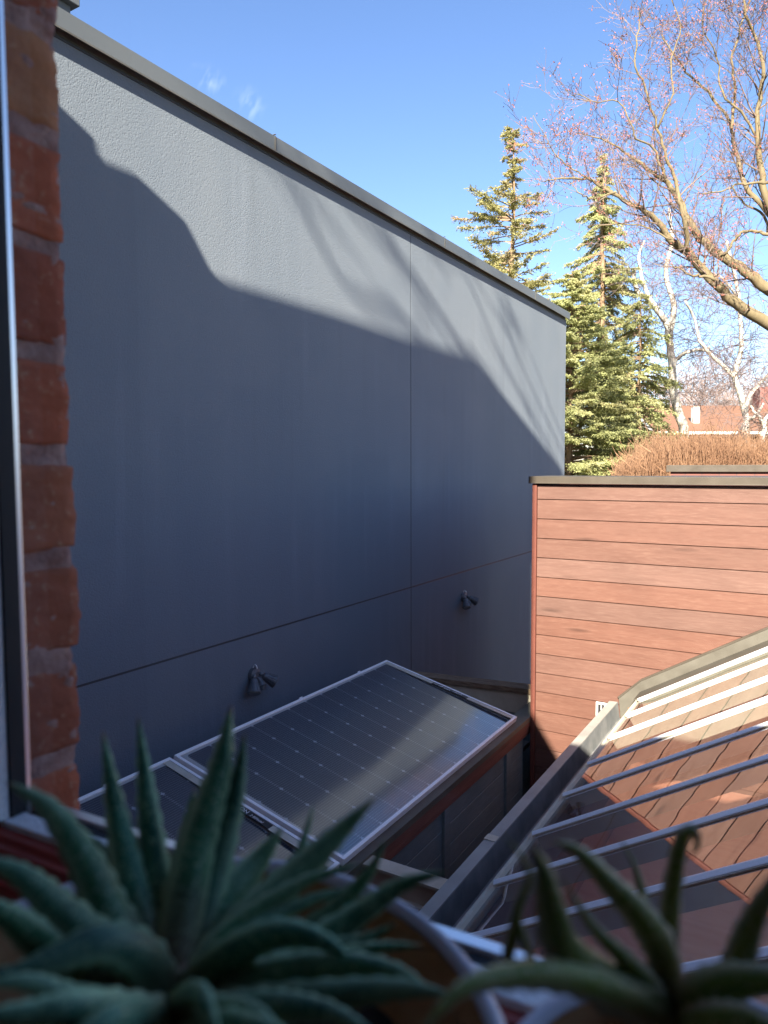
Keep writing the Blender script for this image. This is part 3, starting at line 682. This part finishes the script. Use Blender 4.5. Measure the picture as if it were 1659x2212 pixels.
# (tip .. root) pixel polylines with depth from the camera: x, y, d
LV = [
 ([(222, 1577, .262), (248, 1730, .255), (285, 1900, .243), (335, 2060, .230)], 62, .2),
 ([(298, 1545, .268), (312, 1690, .262), (330, 1860, .250), (355, 2050, .235)], 56, -.3),
 ([(500, 1522, .272), (478, 1660, .262), (425, 1850, .248), (382, 2070, .232)], 84, .35),
 ([(530, 1580, .27), (505, 1725, .262), (455, 1900, .25), (395, 2080, .236)], 66, -.2),
 ([(612, 1785, .268), (560, 1860, .262), (490, 1950, .250), (405, 2090, .235)], 76, .2),
 ([(808, 1725, .262), (715, 1820, .258), (580, 1950, .248), (420, 2110, .232)], 74, .3),
 ([(678, 1735, .275), (660, 1800, .27), (630, 1880, .262), (520, 2010, .248), (410, 2100, .238)], 30, 0),
 ([(12, 1688, .232), (110, 1745, .232), (195, 1870, .230), (250, 1990, .228), (325, 2090, .226)], 92, .5),
 ([(-60, 1845, .20), (50, 1890, .206), (160, 1985, .212), (330, 2110, .222)], 74, .4),
 ([(-80, 1930, .195), (20, 1985, .20), (130, 2060, .208), (320, 2130, .220)], 80, -.3),
 ([(-60, 2105, .180), (40, 2098, .184), (130, 2062, .190), (230, 2030, .198), (320, 2070, .208), (368, 2150, .216)], 86, .5),
 ([(770, 2085, .205), (700, 2035, .208), (600, 2018, .212), (490, 2070, .216), (390, 2165, .220)], 64, .2),
 ([(930, 2135, .200), (850, 2096, .202), (720, 2082, .206), (560, 2112, .212), (395, 2180, .218)], 62, -.2),
 ([(974, 1882, .235), (870, 1912, .238), (765, 1985, .236), (620, 2075, .230), (420, 2150, .224)], 62, .3),
 ([(835, 1808, .25), (800, 1880, .248), (725, 1962, .244), (600, 2050, .238), (420, 2130, .228)], 44, 0),
 ([(858, 1992, .222), (795, 2028, .222), (700, 2055, .222), (560, 2100, .222), (420, 2150, .222)], 44, .3),
 ([(915, 2042, .215), (830, 2046, .215), (720, 2068, .216), (560, 2120, .218), (400, 2170, .220)], 40, 0),
 ([(985, 2150, .190), (860, 2138, .193), (650, 2160, .198), (400, 2210, .208)], 60, .2),
 ([(820, 2235, .18), (700, 2180, .184), (560, 2175, .19), (390, 2230, .20)], 64, -.3),
 ([(620, 2260, .17), (560, 2200, .176), (480, 2190, .184), (380, 2230, .196)], 60, .2),
 ([(480, 2290, .165), (450, 2190, .17), (420, 2150, .178), (370, 2200, .19)], 50, .4),
 ([(-60, 2130, .17), (60, 2120, .176), (180, 2160, .184), (360, 2210, .20)], 52, .3),
 ([(-80, 2195, .16), (60, 2190, .166), (190, 2185, .174), (350, 2230, .19)], 72, -.2),
 ([(120, 2290, .155), (200, 2220, .16), (280, 2190, .17), (370, 2225, .186)], 64, .3),
 ([(165, 1790, .262), (225, 1850, .256), (280, 1940, .248), (345, 2080, .236)], 60, -.6),
 ([(420, 1700, .285), (405, 1800, .278), (385, 1920, .262), (368, 2080, .242)], 54, .4),
 ([(660, 2290, .16), (600, 2240, .165), (500, 2220, .175), (380, 2250, .19)], 60, .2),
 ([(100, 1960, .22), (180, 2010, .22), (260, 2060, .222), (350, 2120, .224)], 50, .2),
 ([(560, 1900, .262), (510, 1960, .255), (450, 2040, .245), (385, 2110, .236)], 50, .4),
]
rl = random.Random(8)
for k in range(6):
    a = rl.uniform(-.15, 3.3); ln = rl.uniform(190, 330) * (1.0 + .35 * abs(math.cos(a))); d0 = .222 + .03 * math.sin(a)
    tx, ty = 370 + math.cos(a) * ln * 1.25, 2110 - math.sin(a) * ln
    LV.append(([(tx, ty, d0 + .012), (370 + (tx - 370) * .68, 2110 + (ty - 2110) * .78 - 12, d0 + .008), (370 + (tx - 370) * .32, 2110 + (ty - 2110) * .42, d0), (370, 2130, .225)], rl.uniform(38, 58), rl.uniform(-.6, .6)))
for i, (pp, wpx, roll) in enumerate(LV):
    pts = [at(*p) for p in reversed(pp)]; pts[0] = pts[0].lerp(root + Vector((0, 0, -.004)), .45)
    build_leaf(leaf(pts, wpx * 1.3 * pp[-2][2] / FPX, i, roll=roll), 'leaf', pl)
m = MB(); m.tube([root + Vector((0, 0, -.055)), root + Vector((0, 0, .004))], [.010, .012], 12); m.build('stem', 'bark', pl, smooth=True, loc=-root)
# second plant
r2c = at(1462, 2235, .205)
bowl('plant_pot', (r2c.x + .01, r2c.y - .012), .055, r2c.z - .012, .080, 'small pot mostly below the frame holding the curling plant', ('pot', 'pot_in'))
p2 = empty('curly_succulent', r2c, label='dark olive plant with long curling leaves in front of the glass roof', cat='houseplant')
LV2 = [
 ([(1190, 1815, .20), (1250, 1840, .20), (1315, 1905, .20), (1380, 1975, .20), (1428, 2050, .202), (1462, 2190, .205)], 50, .2),
 ([(1077, 1795, .19), (1122, 1842, .19), (1144, 1895, .19), (1122, 1955, .19), (1108, 2020, .19), (1098, 2070, .19), (1105, 2110, .19)], 19, .2),
 ([(1128, 1905, .191), (1120, 1975, .19), (1133, 2030, .19), (1158, 2095, .19)], 13, .2),
 ([(1148, 1820, .17), (1176, 1885, .172), (1192, 1960, .176), (1222, 2050, .182), (1300, 2115, .19), (1400, 2160, .198), (1455, 2215, .204)], 84, .5),
 ([(1212, 1890, .188), (1277, 1998, .19), (1352, 2074, .193), (1404, 2134, .198), (1455, 2205, .204)], 34, -.2),
 ([(1488, 1858, .21), (1506, 1826, .21), (1497, 1795, .21), (1474, 1812, .21), (1458, 1890, .21), (1448, 1975, .208), (1446, 2060, .206), (1460, 2200, .205)], 32, .3),
 ([(1720, 1850, .20), (1665, 1920, .20), (1618, 2014, .20), (1592, 2105, .20), (1530, 2200, .203)], 50, .3),
 ([(900, 2240, .150), (992, 2140, .156), (1088, 2108, .164), (1208, 2106, .174), (1330, 2142, .186), (1456, 2205, .20)], 50, .2),
 ([(1800, 2130, .17), (1660, 2118, .178), (1555, 2134, .188), (1480, 2190, .20)], 64, .4),
 ([(1337, 1808, .235), (1368, 1864, .23), (1388, 1930, .225), (1430, 2070, .215), (1462, 2190, .207)], 18, 0),
 ([(1700, 2230, .165), (1610, 2200, .175), (1520, 2210, .19), (1470, 2230, .203)], 60, .4),
]
for i, (pp, wpx, roll) in enumerate(LV2):
    pts = [at(*p) for p in reversed(pp)]
    build_leaf(leaf(pts, wpx * 1.6 * pp[len(pp) // 2][2] / FPX, i, roll=roll, thick=.5), 'leaf2', p2)
m = MB(); m.tube([r2c + Vector((0, 0, -.045)), r2c + Vector((0, 0, .004))], [.006, .008], 12); m.build('stem', 'bark', p2, smooth=True, loc=-r2c)

# ================================================================ trees
UP = Vector((0, 0, 1))
def rv(r, s=1.0): return Vector((r.gauss(0, s), r.gauss(0, s), r.gauss(0, s)))
def curve_pts(p, d, L, n, r, wob, lift):
    pts = [p.copy()]; d = d.normalized()
    for i in range(n):
        d = (d + rv(r, wob) + UP * lift).normalized(); p = p + d * (L / n); pts.append(p.copy())
    return pts, d
def sprout(tb, buds, p, d, L, rad, lev, r, kids_n=(5, 5, 4), lift=.06, wob=.12, bud=.0, spread=.75, lmin=.25, mi=0, minr=.003):
    n = 5 if lev > 0 else 4; pts, dl = curve_pts(p, d, L, n, r, wob, lift)
    rads = [max(rad * (1 - .75 * i / n), minr) for i in range(n + 1)]
    tb.tube(pts, rads, 5 if lev > 1 else 3, mi, cap=False)
    if lev <= 0:
        if buds is not None:
            for q in pts[1:]:
                for _ in range(3 if r.random() < bud else 1):
                    if r.random() < bud: buds.append((q + rv(r, .02), dl))
        return
    for k in range(kids_n[min(lev, len(kids_n)) - 1]):
        t = r.uniform(.15, 1.0); i = min(int(t * n), n - 1); q = pts[i].lerp(pts[i + 1], t * n - i); dd = (pts[i + 1] - pts[i]).normalized()
        o_ = dd.orthogonal(); o_ = Matrix.Rotation(r.uniform(0, 6.28), 3, dd) @ o_
        sprout(tb, buds, q, dd + o_ * r.uniform(spread * .5, spread * 1.2), L * r.uniform(.45, .68), max(rads[i] * .5, minr), lev - 1, r, kids_n, lift, wob, bud, spread, lmin, mi, minr)
def build_buds(buds, size, mat, parent, r, name='buds'):
    b = MB()
    for (p, d) in buds:
        a = rv(r).normalized() * size * r.uniform(.6, 1.3); c = a.orthogonal().normalized() * size * .55
        b.quad(p - a, p - c, p + a, p + c)
    return b.build(name, mat, parent, fix=False)
def limb_pts(z, d0, d1, r, amp=.0):
    out = []
    for i, (x, y) in enumerate(z):
        t = i / (len(z) - 1); out.append(at(829.5 + x * .5, y * .5, d0 + (d1 - d0) * t + r.uniform(-amp, amp)))
    return out
def densify(P, k=4):
    Q = [P[0] * 2 - P[1]] + P + [P[-1] * 2 - P[-2]]; out = []
    for i in range(len(P) - 1):
        a, b, c, d = Q[i:i + 4]
        for j in range(k):
            f = j / k; out.append(.5 * ((2 * b) + (c - a) * f + (2 * a - 5 * b + 4 * c - d) * f * f + (3 * b - a - 3 * c + d) * f ** 3))
    out.append(P[-1]); return out

def maple():
    r = random.Random(21); D = 14.0; base = at(1985, 1100, D); base.z = gz
    t = empty('maple_tree', base, label='big bare maple with red buds and olive limbs filling the upper right sky', cat='tree')
    T = MB(); tw = MB(); buds = []
    fork = at(1950, 900, D)
    L = [ # z-pixels (crop of the upper right quarter), radius px start/end
     ([(2241, 1800), (1950, 1590), (1659, 1400), (1530, 1320), (1450, 1240), (1370, 1160), (1310, 1090), (1240, 1040), (1190, 970), (1130, 910), (1060, 880), (960, 820), (880, 775), (770, 770), (690, 780)], 40, 2.2, 13),
     ([(2241, 1800), (1950, 1480), (1659, 1250), (1560, 1170), (1450, 1100), (1370, 1030), (1310, 940), (1270, 860), (1230, 790), (1180, 760), (1110, 710), (1060, 670), (960, 610), (860, 580)], 34, 2.2, 14.5),
     ([(1310, 1090), (1300, 960), (1275, 870), (1260, 780), (1220, 680), (1180, 560), (1130, 380), (1080, 270), (1100, 130), (1110, 40)], 13, 2.5, 13),
     ([(2241, 1800), (1850, 1200), (1659, 870), (1630, 740), (1615, 600), (1620, 430), (1640, 300), (1600, 150), (1560, 60), (1550, -60)], 24, 4, 13.5),
     ([(1850, 1200), (1659, 920), (1560, 800), (1530, 680), (1510, 600), (1490, 520), (1400, 400), (1330, 330), (1250, 230), (1200, 150)], 15, 2.5, 14.5),
     ([(1500, 560), (1515, 400), (1505, 260), (1530, 150), (1580, 0), (1600, -80)], 8, 3, 14),
     ([(1800, 1060), (1659, 1015), (1600, 1000), (1540, 1005), (1510, 1040), (1480, 1090), (1455, 1105)], 10, 5, 13),
     ([(1659, 790), (1580, 795), (1520, 800), (1440, 830), (1380, 840)], 7, 3, 13.3),
     ([(1430, 1205), (1370, 1190), (1320, 1190), (1280, 1160), (1240, 1150)], 9, 3, 12.8),
     ([(1220, 775), (1160, 640), (1090, 600), (1060, 520), (1010, 440), (900, 440), (830, 400)], 6, 2, 13),
     ([(880, 775), (800, 720), (740, 670), (700, 600), (640, 500)], 4, 1.5, 13),
     ([(1000, 830), (900, 860), (850, 840), (800, 780)], 5, 1.8, 13),
     ([(1240, 1040), (1150, 990), (1060, 970), (960, 970), (880, 1000)], 5, 2, 12.8),
     ([(1659, 1020), (1640, 930), (1560, 880), (1500, 800)], 9, 3, 14.3),
     ([(1180, 560), (1250, 400), (1240, 260), (1280, 120), (1240, 0)], 6, 2, 13.4),
     ([(1620, 600), (1540, 480), (1460, 400), (1440, 250), (1380, 120), (1390, 0)], 7, 2, 13.8),
    ]
    for pts, r0, r1, dd in L:
        P = densify(limb_pts(pts, D if pts[0][0] > 1800 else dd, dd, r, .12), 4); n = len(P)
        s_ = .5 * dd / FPX; rads = [(r0 + (r1 - r0) * (i / (n - 1)) ** .8) * s_ * .85 for i in range(n)]
        P = [p + rv(r, .012) for p in P]
        T.tube(P, rads, 9)
        tot = sum((P[i + 1] - P[i]).length for i in range(n - 1)); K = int(tot * 4.6)
        for k in range(K):
            t_ = r.uniform(.12, 1.0) ** .8; i = min(int(t_ * (n - 1)), n - 2); q = P[i]; d_ = (P[i + 1] - P[i]).normalized()
            o_ = Matrix.Rotation(r.uniform(0, 6.28), 3, d_) @ d_.orthogonal()
            Lr = r.uniform(.5, 1.25) * (1.1 if rads[i] > .03 else .8)
            sprout(tw, buds, q, d_ * .7 + o_ * .8 + UP * .15, Lr, max(min(rads[i] * .35, .018), .007), 2, r, (4, 4), .07, .13, .30, .8, minr=.0030)
    trunk = densify([base, base + Vector((0, 0, 2)), fork.lerp(base, .35), at(829.5 + 2241 * .5, 900, D)], 4)
    T.tube(trunk, [.42, .36] + [.33] * (len(trunk) - 2), 12)
    T.build('trunk', 'maple_bark', t, smooth=True, loc=-base, fix=False)
    tw.build('twigs', 'twig', t, loc=-base, fix=False)
    o = build_buds(buds, .020, 'bud', t, r); o.location = -base
    return len(tw.f), len(buds)
print('maple', maple())

def conifer(name, xpx, ytop, D, halfw, label, mat, r, droop=.35, dens=1.0, ybase=1030, trunkvis=False, gap=0.0, asym=(1, 1), cone=1.0, size=1.0, tuft=1.0):
    top = at(xpx, ytop, D); H = top.z - gz; base = Vector((top.x, top.y, gz))
    t = empty(name, base, label=label, cat='tree')
    tr = MB(); pts = [Vector((0, 0, H * i / 12)) + rv(r, .03) * (0 if i in (0, 12) else 1) for i in range(13)]
    tr.tube(pts, [max(.018 * (H - p.z) , .02) for p in pts], 8); 
    F = MB(); side = CR @ Vector((1, 0, 0)); px = D / FPX
    ztop = H; zlow = max((at(xpx, ybase, D).z - gz) - .6, .6)
    z = ztop - .05; lev = 0
    while z > zlow:
        hpx = (ztop - z) / px; hw = None
        for (a, wa), (b, wb_) in zip(halfw[:-1], halfw[1:]):
            if a <= hpx <= b: hw = wa + (wb_ - wa) * (hpx - a) / (b - a)
        if hw is None: hw = halfw[-1][1]
        Rr = hw * px; nb = int(r.uniform(5, 8) * (1 if Rr < 2 else 1.35) * dens) + 2
        for k in range(nb):
            if r.random() < gap: continue
            a = r.uniform(0, 6.28); d = Vector((math.cos(a), math.sin(a), 0)); s_ = d.dot(side)
            L = Rr * r.uniform(.55, 1.12) * (asym[1] if s_ > 0 else asym[0]) ** abs(s_)
            z0 = z + r.uniform(-.12, .12); p = Vector((0, 0, z0)); n = 7; bp = [p.copy()]; dd = (d + UP * r.uniform(.05, .35) * (1 if droop < .4 else .4))
            for i in range(n):
                dd = (dd + UP * (-droop * .22 if i < n * .6 else .10) + rv(r, .05)).normalized(); p = p + dd * L / n; bp.append(p.copy())
            tr.tube(bp, [max(.022 * (1 - i / n), .006) * (1 + Rr * .2) for i in range(n + 1)], 3, cap=False)
            # foliage tufts along the branch
            nt = int(L * 34 * tuft * dens) + 5
            for q in range(nt):
                f = r.uniform(.22 if L > .8 else .0, 1.03) ** .75; i = min(int(f * n), n - 1); c = bp[i].lerp(bp[i + 1], min(f * n - i, 1.2)); bd = (bp[i + 1] - bp[i]).normalized()
                lat = bd.cross(UP).normalized() * r.choice((-1, 1)); tl = (.10 + .16 * L * (1 - f * .6)) * r.uniform(.5, 1.2) * size
                td = (lat * r.uniform(.5, 1) + bd * r.uniform(.3, 1.0) + UP * r.uniform(-.9, .15) * (1.2 if droop > .4 else .6)).normalized()
                m_ = 5
                for j in range(m_):
                    c2 = c + td * tl * (j + .5) / m_ + rv(r, .014 * size); ln = r.uniform(.05, .10) * size; wd = r.uniform(.010, .020) * size
                    nd = (td + rv(r, .45)).normalized(); o_ = nd.cross(rv(r)).normalized() * wd
                    F.quad(c2 - nd * ln * .5 - o_ * .4, c2 - nd * ln * .1 - o_, c2 + nd * ln * .5, c2 - nd * ln * .1 + o_)
        z -= r.uniform(.16, .26) * (.8 + .02 * H); lev += 1
    tr.build('trunk', 'bark', t, fix=False); F.build('foliage', mat, t, fix=False)
    print(name, len(F.f))
rc = random.Random(5)
conifer('spruce_tree', 1108, 280, 24.0, [(0, 12), (30, 32), (60, 36), (90, 26), (130, 55), (165, 105), (260, 118), (330, 125), (420, 150), (760, 190)], 'tall thin spruce with sparse clumpy branches, just right of the stucco wall end', 'needle_a', rc, .15, .8, 760, True, .33, (1.15, .85), size=1.15, tuft=1.7)
conifer('spruce_tree', 1304, 338, 22.0, [(0, 6), (60, 26), (110, 48), (200, 70), (260, 95), (330, 120), (480, 150), (700, 190)], 'tall drooping spruce with dark hanging boughs, centre of the evergreen group', 'needle_b', rc, .55, 1.15, 1030, False, .05, (1, .85), size=.95, tuft=1.8)
conifer('spruce_tree', 1236, 590, 20.0, [(0, 15), (60, 60), (150, 110), (260, 160), (450, 210)], 'full bright green spruce pressed against the end of the stucco wall', 'needle_b', rc, .3, 1.25, 1030, False, .0, (1, 1), size=.95, tuft=2.0)
conifer('spruce_tree', 1385, 640, 21.0, [(0, 30), (60, 62), (170, 85), (260, 112), (340, 110), (450, 70)], 'loose drooping spruce at the right of the evergreens, beside the white birch', 'needle_b', rc, .5, .8, 1010, False, .15, (1, 1), size=1.25, tuft=.85)

def birch(limbs, D, label, r, twn=5.5, tl=1.2):
    b0 = at(*limbs[0][0][0], D); base = Vector((b0.x, b0.y, gz)); t = empty('birch_tree', base, label=label, cat='tree'); T = MB(); tw = MB()
    for li, (pts, r0, r1) in enumerate(limbs):
        P = [at(x, y, D + (0 if li == 0 else r.uniform(-.3, .3)) * (0 if i == 0 else 1)) for i, (x, y) in enumerate(pts)]
        if li == 0: P = [base] + P
        P = densify(P, 4); n = len(P); rads = [(r0 + (r1 - r0) * i / (n - 1)) * D / FPX for i in range(n)]
        T.tube([p + rv(r, .008) for p in P], rads, 8)
        tot = sum((P[i + 1] - P[i]).length for i in range(n - 1))
        for k in range(int(tot * twn)):
            t_ = r.uniform(.3 if li == 0 else .1, 1); i = min(int(t_ * (n - 1)), n - 2); d_ = (P[i + 1] - P[i]).normalized(); o_ = Matrix.Rotation(r.uniform(0, 6.28), 3, d_) @ d_.orthogonal()
            if P[i].z < -1: continue
            sprout(tw, None, P[i], d_ * .4 + o_, r.uniform(.6, 1.4) * tl, .010, 2, r, (4, 3), -.09, .15, 0, .8, minr=.0048)
    T.build('trunk', 'birch', t, smooth=True, loc=-base, fix=False); tw.build('twigs', 'birch_twig', t, loc=-base, fix=False)
rb = random.Random(9)
birch([([(1478, 960), (1468, 900), (1455, 850), (1452, 790), (1446, 735), (1440, 700), (1420, 670), (1404, 650), (1375, 625), (1368, 580)], 11, 4),
       ([(1452, 800), (1462, 775), (1490, 758), (1525, 755), (1532, 752)], 5, 3), ([(1446, 735), (1455, 660), (1438, 590), (1452, 520), (1445, 450)], 7, 2.5),
       ([(1440, 700), (1400, 640), (1380, 560), (1392, 520)], 5, 2)], 22, 'leaning white birch with thick peeling trunk next to the spruces', rb)
birch([([(1611, 958), (1609, 890), (1593, 834), (1587, 818), (1590, 794), (1601, 754), (1601, 720), (1598, 680), (1592, 620), (1583, 580), (1570, 520)], 7, 3),
       ([(1587, 818), (1569, 797), (1529, 760), (1512, 735), (1500, 690), (1480, 650)], 5, 2.2), ([(1608, 900), (1618, 860), (1640, 830), (1680, 790)], 5, 2.5),
       ([(1601, 940), (1612, 910), (1632, 898), (1650, 872)], 5, 2.5), ([(1592, 640), (1560, 600), (1530, 590)], 3, 1.5)], 21, 'slender white birch with a forked trunk in front of the brown roof', rb)
birch([([(1645, 975), (1652, 935), (1650, 917), (1662, 895), (1700, 860), (1710, 800)], 6, 3.5), ([(1650, 917), (1640, 900), (1630, 890), (1622, 876)], 4, 2)], 20, 'short pale birch stem at the right edge above the brush', rb)

# background crowns
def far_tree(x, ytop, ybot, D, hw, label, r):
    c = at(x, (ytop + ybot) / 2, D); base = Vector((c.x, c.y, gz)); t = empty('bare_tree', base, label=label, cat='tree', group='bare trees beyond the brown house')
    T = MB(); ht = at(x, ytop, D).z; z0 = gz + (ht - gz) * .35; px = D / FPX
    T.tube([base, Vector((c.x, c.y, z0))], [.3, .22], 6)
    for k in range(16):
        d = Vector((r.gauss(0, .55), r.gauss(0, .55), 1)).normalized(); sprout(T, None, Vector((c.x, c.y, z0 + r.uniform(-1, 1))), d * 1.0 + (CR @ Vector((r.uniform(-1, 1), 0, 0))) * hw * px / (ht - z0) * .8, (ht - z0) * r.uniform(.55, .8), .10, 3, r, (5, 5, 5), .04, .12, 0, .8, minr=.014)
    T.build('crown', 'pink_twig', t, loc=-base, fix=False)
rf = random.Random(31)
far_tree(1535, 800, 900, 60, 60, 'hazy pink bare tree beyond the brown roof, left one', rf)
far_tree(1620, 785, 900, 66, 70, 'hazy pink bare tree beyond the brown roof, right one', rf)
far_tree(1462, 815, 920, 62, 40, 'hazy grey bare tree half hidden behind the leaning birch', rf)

# tree behind the house: its limbs throw the soft streaks over the stucco wall
rs = random.Random(4); sb_ = Vector((4.3, -3.9, gz)); st = empty('street_tree', sb_, label='bare tree behind the house, outside the view', cat='tree')
T = MB(); F0 = Vector((4.3, -3.9, 9.6)); T.tube([sb_, F0], [.35, .1], 10)
def wallpt(Y, Z, x): dlt = (x - XG) / SR; return Vector((x, Y - dlt, Z + SK * dlt))
for (ya, za, yb, zb, rr) in ((9.4, .75, 7.9, 1.8, .011), (8.6, 1.0, 6.9, 1.95, .014), (7.6, 1.25, 5.9, 1.95, .016), (7.0, 1.15, 5.1, 1.9, .018), (6.3, 1.35, 4.5, 2.0, .024), (5.4, 1.3, 3.8, 2.0, .026)):
    x = rs.uniform(.8, 1.3); a, b = wallpt(ya, za, x), wallpt(yb, zb, x); T.tube(densify([a, a.lerp(b, .5) + rv(rs, .1), b, b + (b - a) * .5 + rv(rs, .2)], 4), [rr * .9] * 4 + [rr * .65] * 5 + [rr * .4] * 4, 6)
    T.tube([F0, F0.lerp(a, .6) + Vector((0, .2, -.2)), a], [rr * 1.6, rr * 1.2, rr * .9], 6)
    for k in range(3): sprout(T, None, a.lerp(b, rs.uniform(.2, 1)), (b - a).normalized() + rv(rs, .5), rs.uniform(.5, .9), rr * .4, 1, rs, (3, 3), .02, .1, 0, .8, minr=.008)
T.build('trunk', 'maple_bark', st, loc=-sb_, fix=False)

# brush thicket
m = MB(); rb2 = random.Random(17)
def btop(x): 
    P = [(1300, 1030), (1345, 1000), (1375, 965), (1420, 945), (1500, 938), (1600, 945), (1700, 950), (1800, 960)]
    for (a, ya), (b, yb) in zip(P[:-1], P[1:]):
        if a <= x <= b: return ya + (yb - ya) * (x - a) / (b - a) + 14
    return 960
for i in range(9000):
    x = rb2.uniform(1330, 1790); D = rb2.uniform(14.8, 18.5); yt = btop(min(x, 1799)) + rb2.gauss(8, 15) + (rb2.uniform(0, 50) if rb2.random() < .5 else 0)
    tp = at(x, yt - rb2.uniform(0, 10), D); b = Vector((tp.x + rb2.gauss(0, .3), tp.y + rb2.gauss(0, .3), -1.6)); mid = b.lerp(tp, .6) + rv(rb2, .05)
    m.tube([b, mid, tp + rv(rb2, .04)], [.0075, .0055, .003], 3, cap=False)
    if rb2.random() < .6:
        d = rv(rb2).normalized(); d.z = abs(d.z) + .5; q = mid.lerp(tp, rb2.random()); m.tube([q, q + d * rb2.uniform(.12, .35)], [.006, .004], 3, cap=False)
tag(m.build('brush_thicket', 'brush', fix=False), label='dense tan brush of bare upright stems behind the wood clad building', cat='shrub thicket', kind='stuff')

# ================================================================ far brick parapet
fp = empty('brick_parapet', (0, 13.4, gz), label='low brick parapet with dark metal cap beyond the wood clad building', cat='parapet wall')
m = MB(); m.box(-2.20, 4.0, 13.02, 13.5, gz, -.118); m.build('wall', 'farbrick', fp)
m = MB(); m.box(-2.26, 4.0, 12.96, 13.55, -.116, -.005); m.build('cap', 'bronze', fp, bevel=.004)
for ch in fp.children: ch.location = -Vector(fp.location)

# ================================================================ far brown house
def atz(x, y, D): return at(x, y, D)
DH = 38; A0 = at(1476, 905, DH); fwd = (CR @ Vector((0, 0, -1))); fwd.z = 0; fwd.normalize(); sd_ = CR @ Vector((1, 0, 0)); sd_.z = 0; sd_.normalize()
hx = empty('far_house', (A0.x, A0.y, gz), label='far house with broad brown shingle roof and white gutter', cat='house')
zr = at(1500, 873, DH).z; ze = at(1500, 938, DH - 4).z
O = at(1500, 905, DH - 4); O.z = 0
def H(u, v, z): p = O + sd_ * u + fwd * v; return (p.x, p.y, z)
u0 = -1.2; u1 = 12
m = MB(); m.quadbox([H(u0 - .6, -.4, ze - .1), H(u1, -.4, ze - .1), H(u1, 5, zr - .12), H(u0, 5, zr - .12), H(u0 - .6, -.4, ze), H(u1, -.4, ze), H(u1, 5, zr), H(u0, 5, zr)]); m.build('roof', 'roof_brown', hx, fix=True)
m = MB(); m.quadbox([H(u0 - .7, -.5, ze - .02), H(u1, -.5, ze - .02), H(u1, -.4, ze - .02), H(u0 - .7, -.4, ze - .02), H(u0 - .7, -.5, ze + .10), H(u1, -.5, ze + .10), H(u1, -.4, ze + .10), H(u0 - .7, -.4, ze + .10)]); m.build('gutter', 'white_trim', hx)
m = MB(); m.quadbox([H(u0, .1, gz), H(u1, .1, gz), H(u1, 5, gz), H(u0, 5, gz), H(u0, .1, ze - .11), H(u1, .1, ze - .11), H(u1, 5, ze - .11), H(u0, 5, ze - .11)]); m.build('wall', 'wall_brown', hx)
for uu in (2.1, 6): 
    m = MB(); m.quadbox([H(uu, .05, ze - 1.3), H(uu + .9, .05, ze - 1.3), H(uu + .9, .09, ze - 1.3), H(uu, .09, ze - 1.3), H(uu, .05, ze - .5), H(uu + .9, .05, ze - .5), H(uu + .9, .09, ze - .5), H(uu, .09, ze - .5)]); wo = m.build('window', 'white_trim', hx)
m = MB(); m.quadbox([H(.55, 1.4, ze + .6), H(.85, 1.4, ze + .6), H(.85, 1.7, ze + .6), H(.55, 1.7, ze + .6), H(.55, 1.4, zr - .35), H(.85, 1.4, zr - .35), H(.85, 1.7, zr - .35), H(.55, 1.7, zr - .35)]); m.build('roof_vent', 'white_trim', hx)
cp = at(1648, 870, DH); uc = (cp - O).dot(sd_)
m = MB(); zc = at(1648, 836, DH).z; m.quadbox([H(uc - .1, 4.2, zr - 1), H(uc + .9, 4.2, zr - 1), H(uc + .9, 5, zr - 1), H(uc - .1, 5, zr - 1), H(uc - .1, 4.2, zc), H(uc + .9, 4.2, zc), H(uc + .9, 5, zc), H(uc - .1, 5, zc)]); m.build('chimney', 'farbrick', hx)
for ch in hx.children: ch.location = -Vector(hx.location)
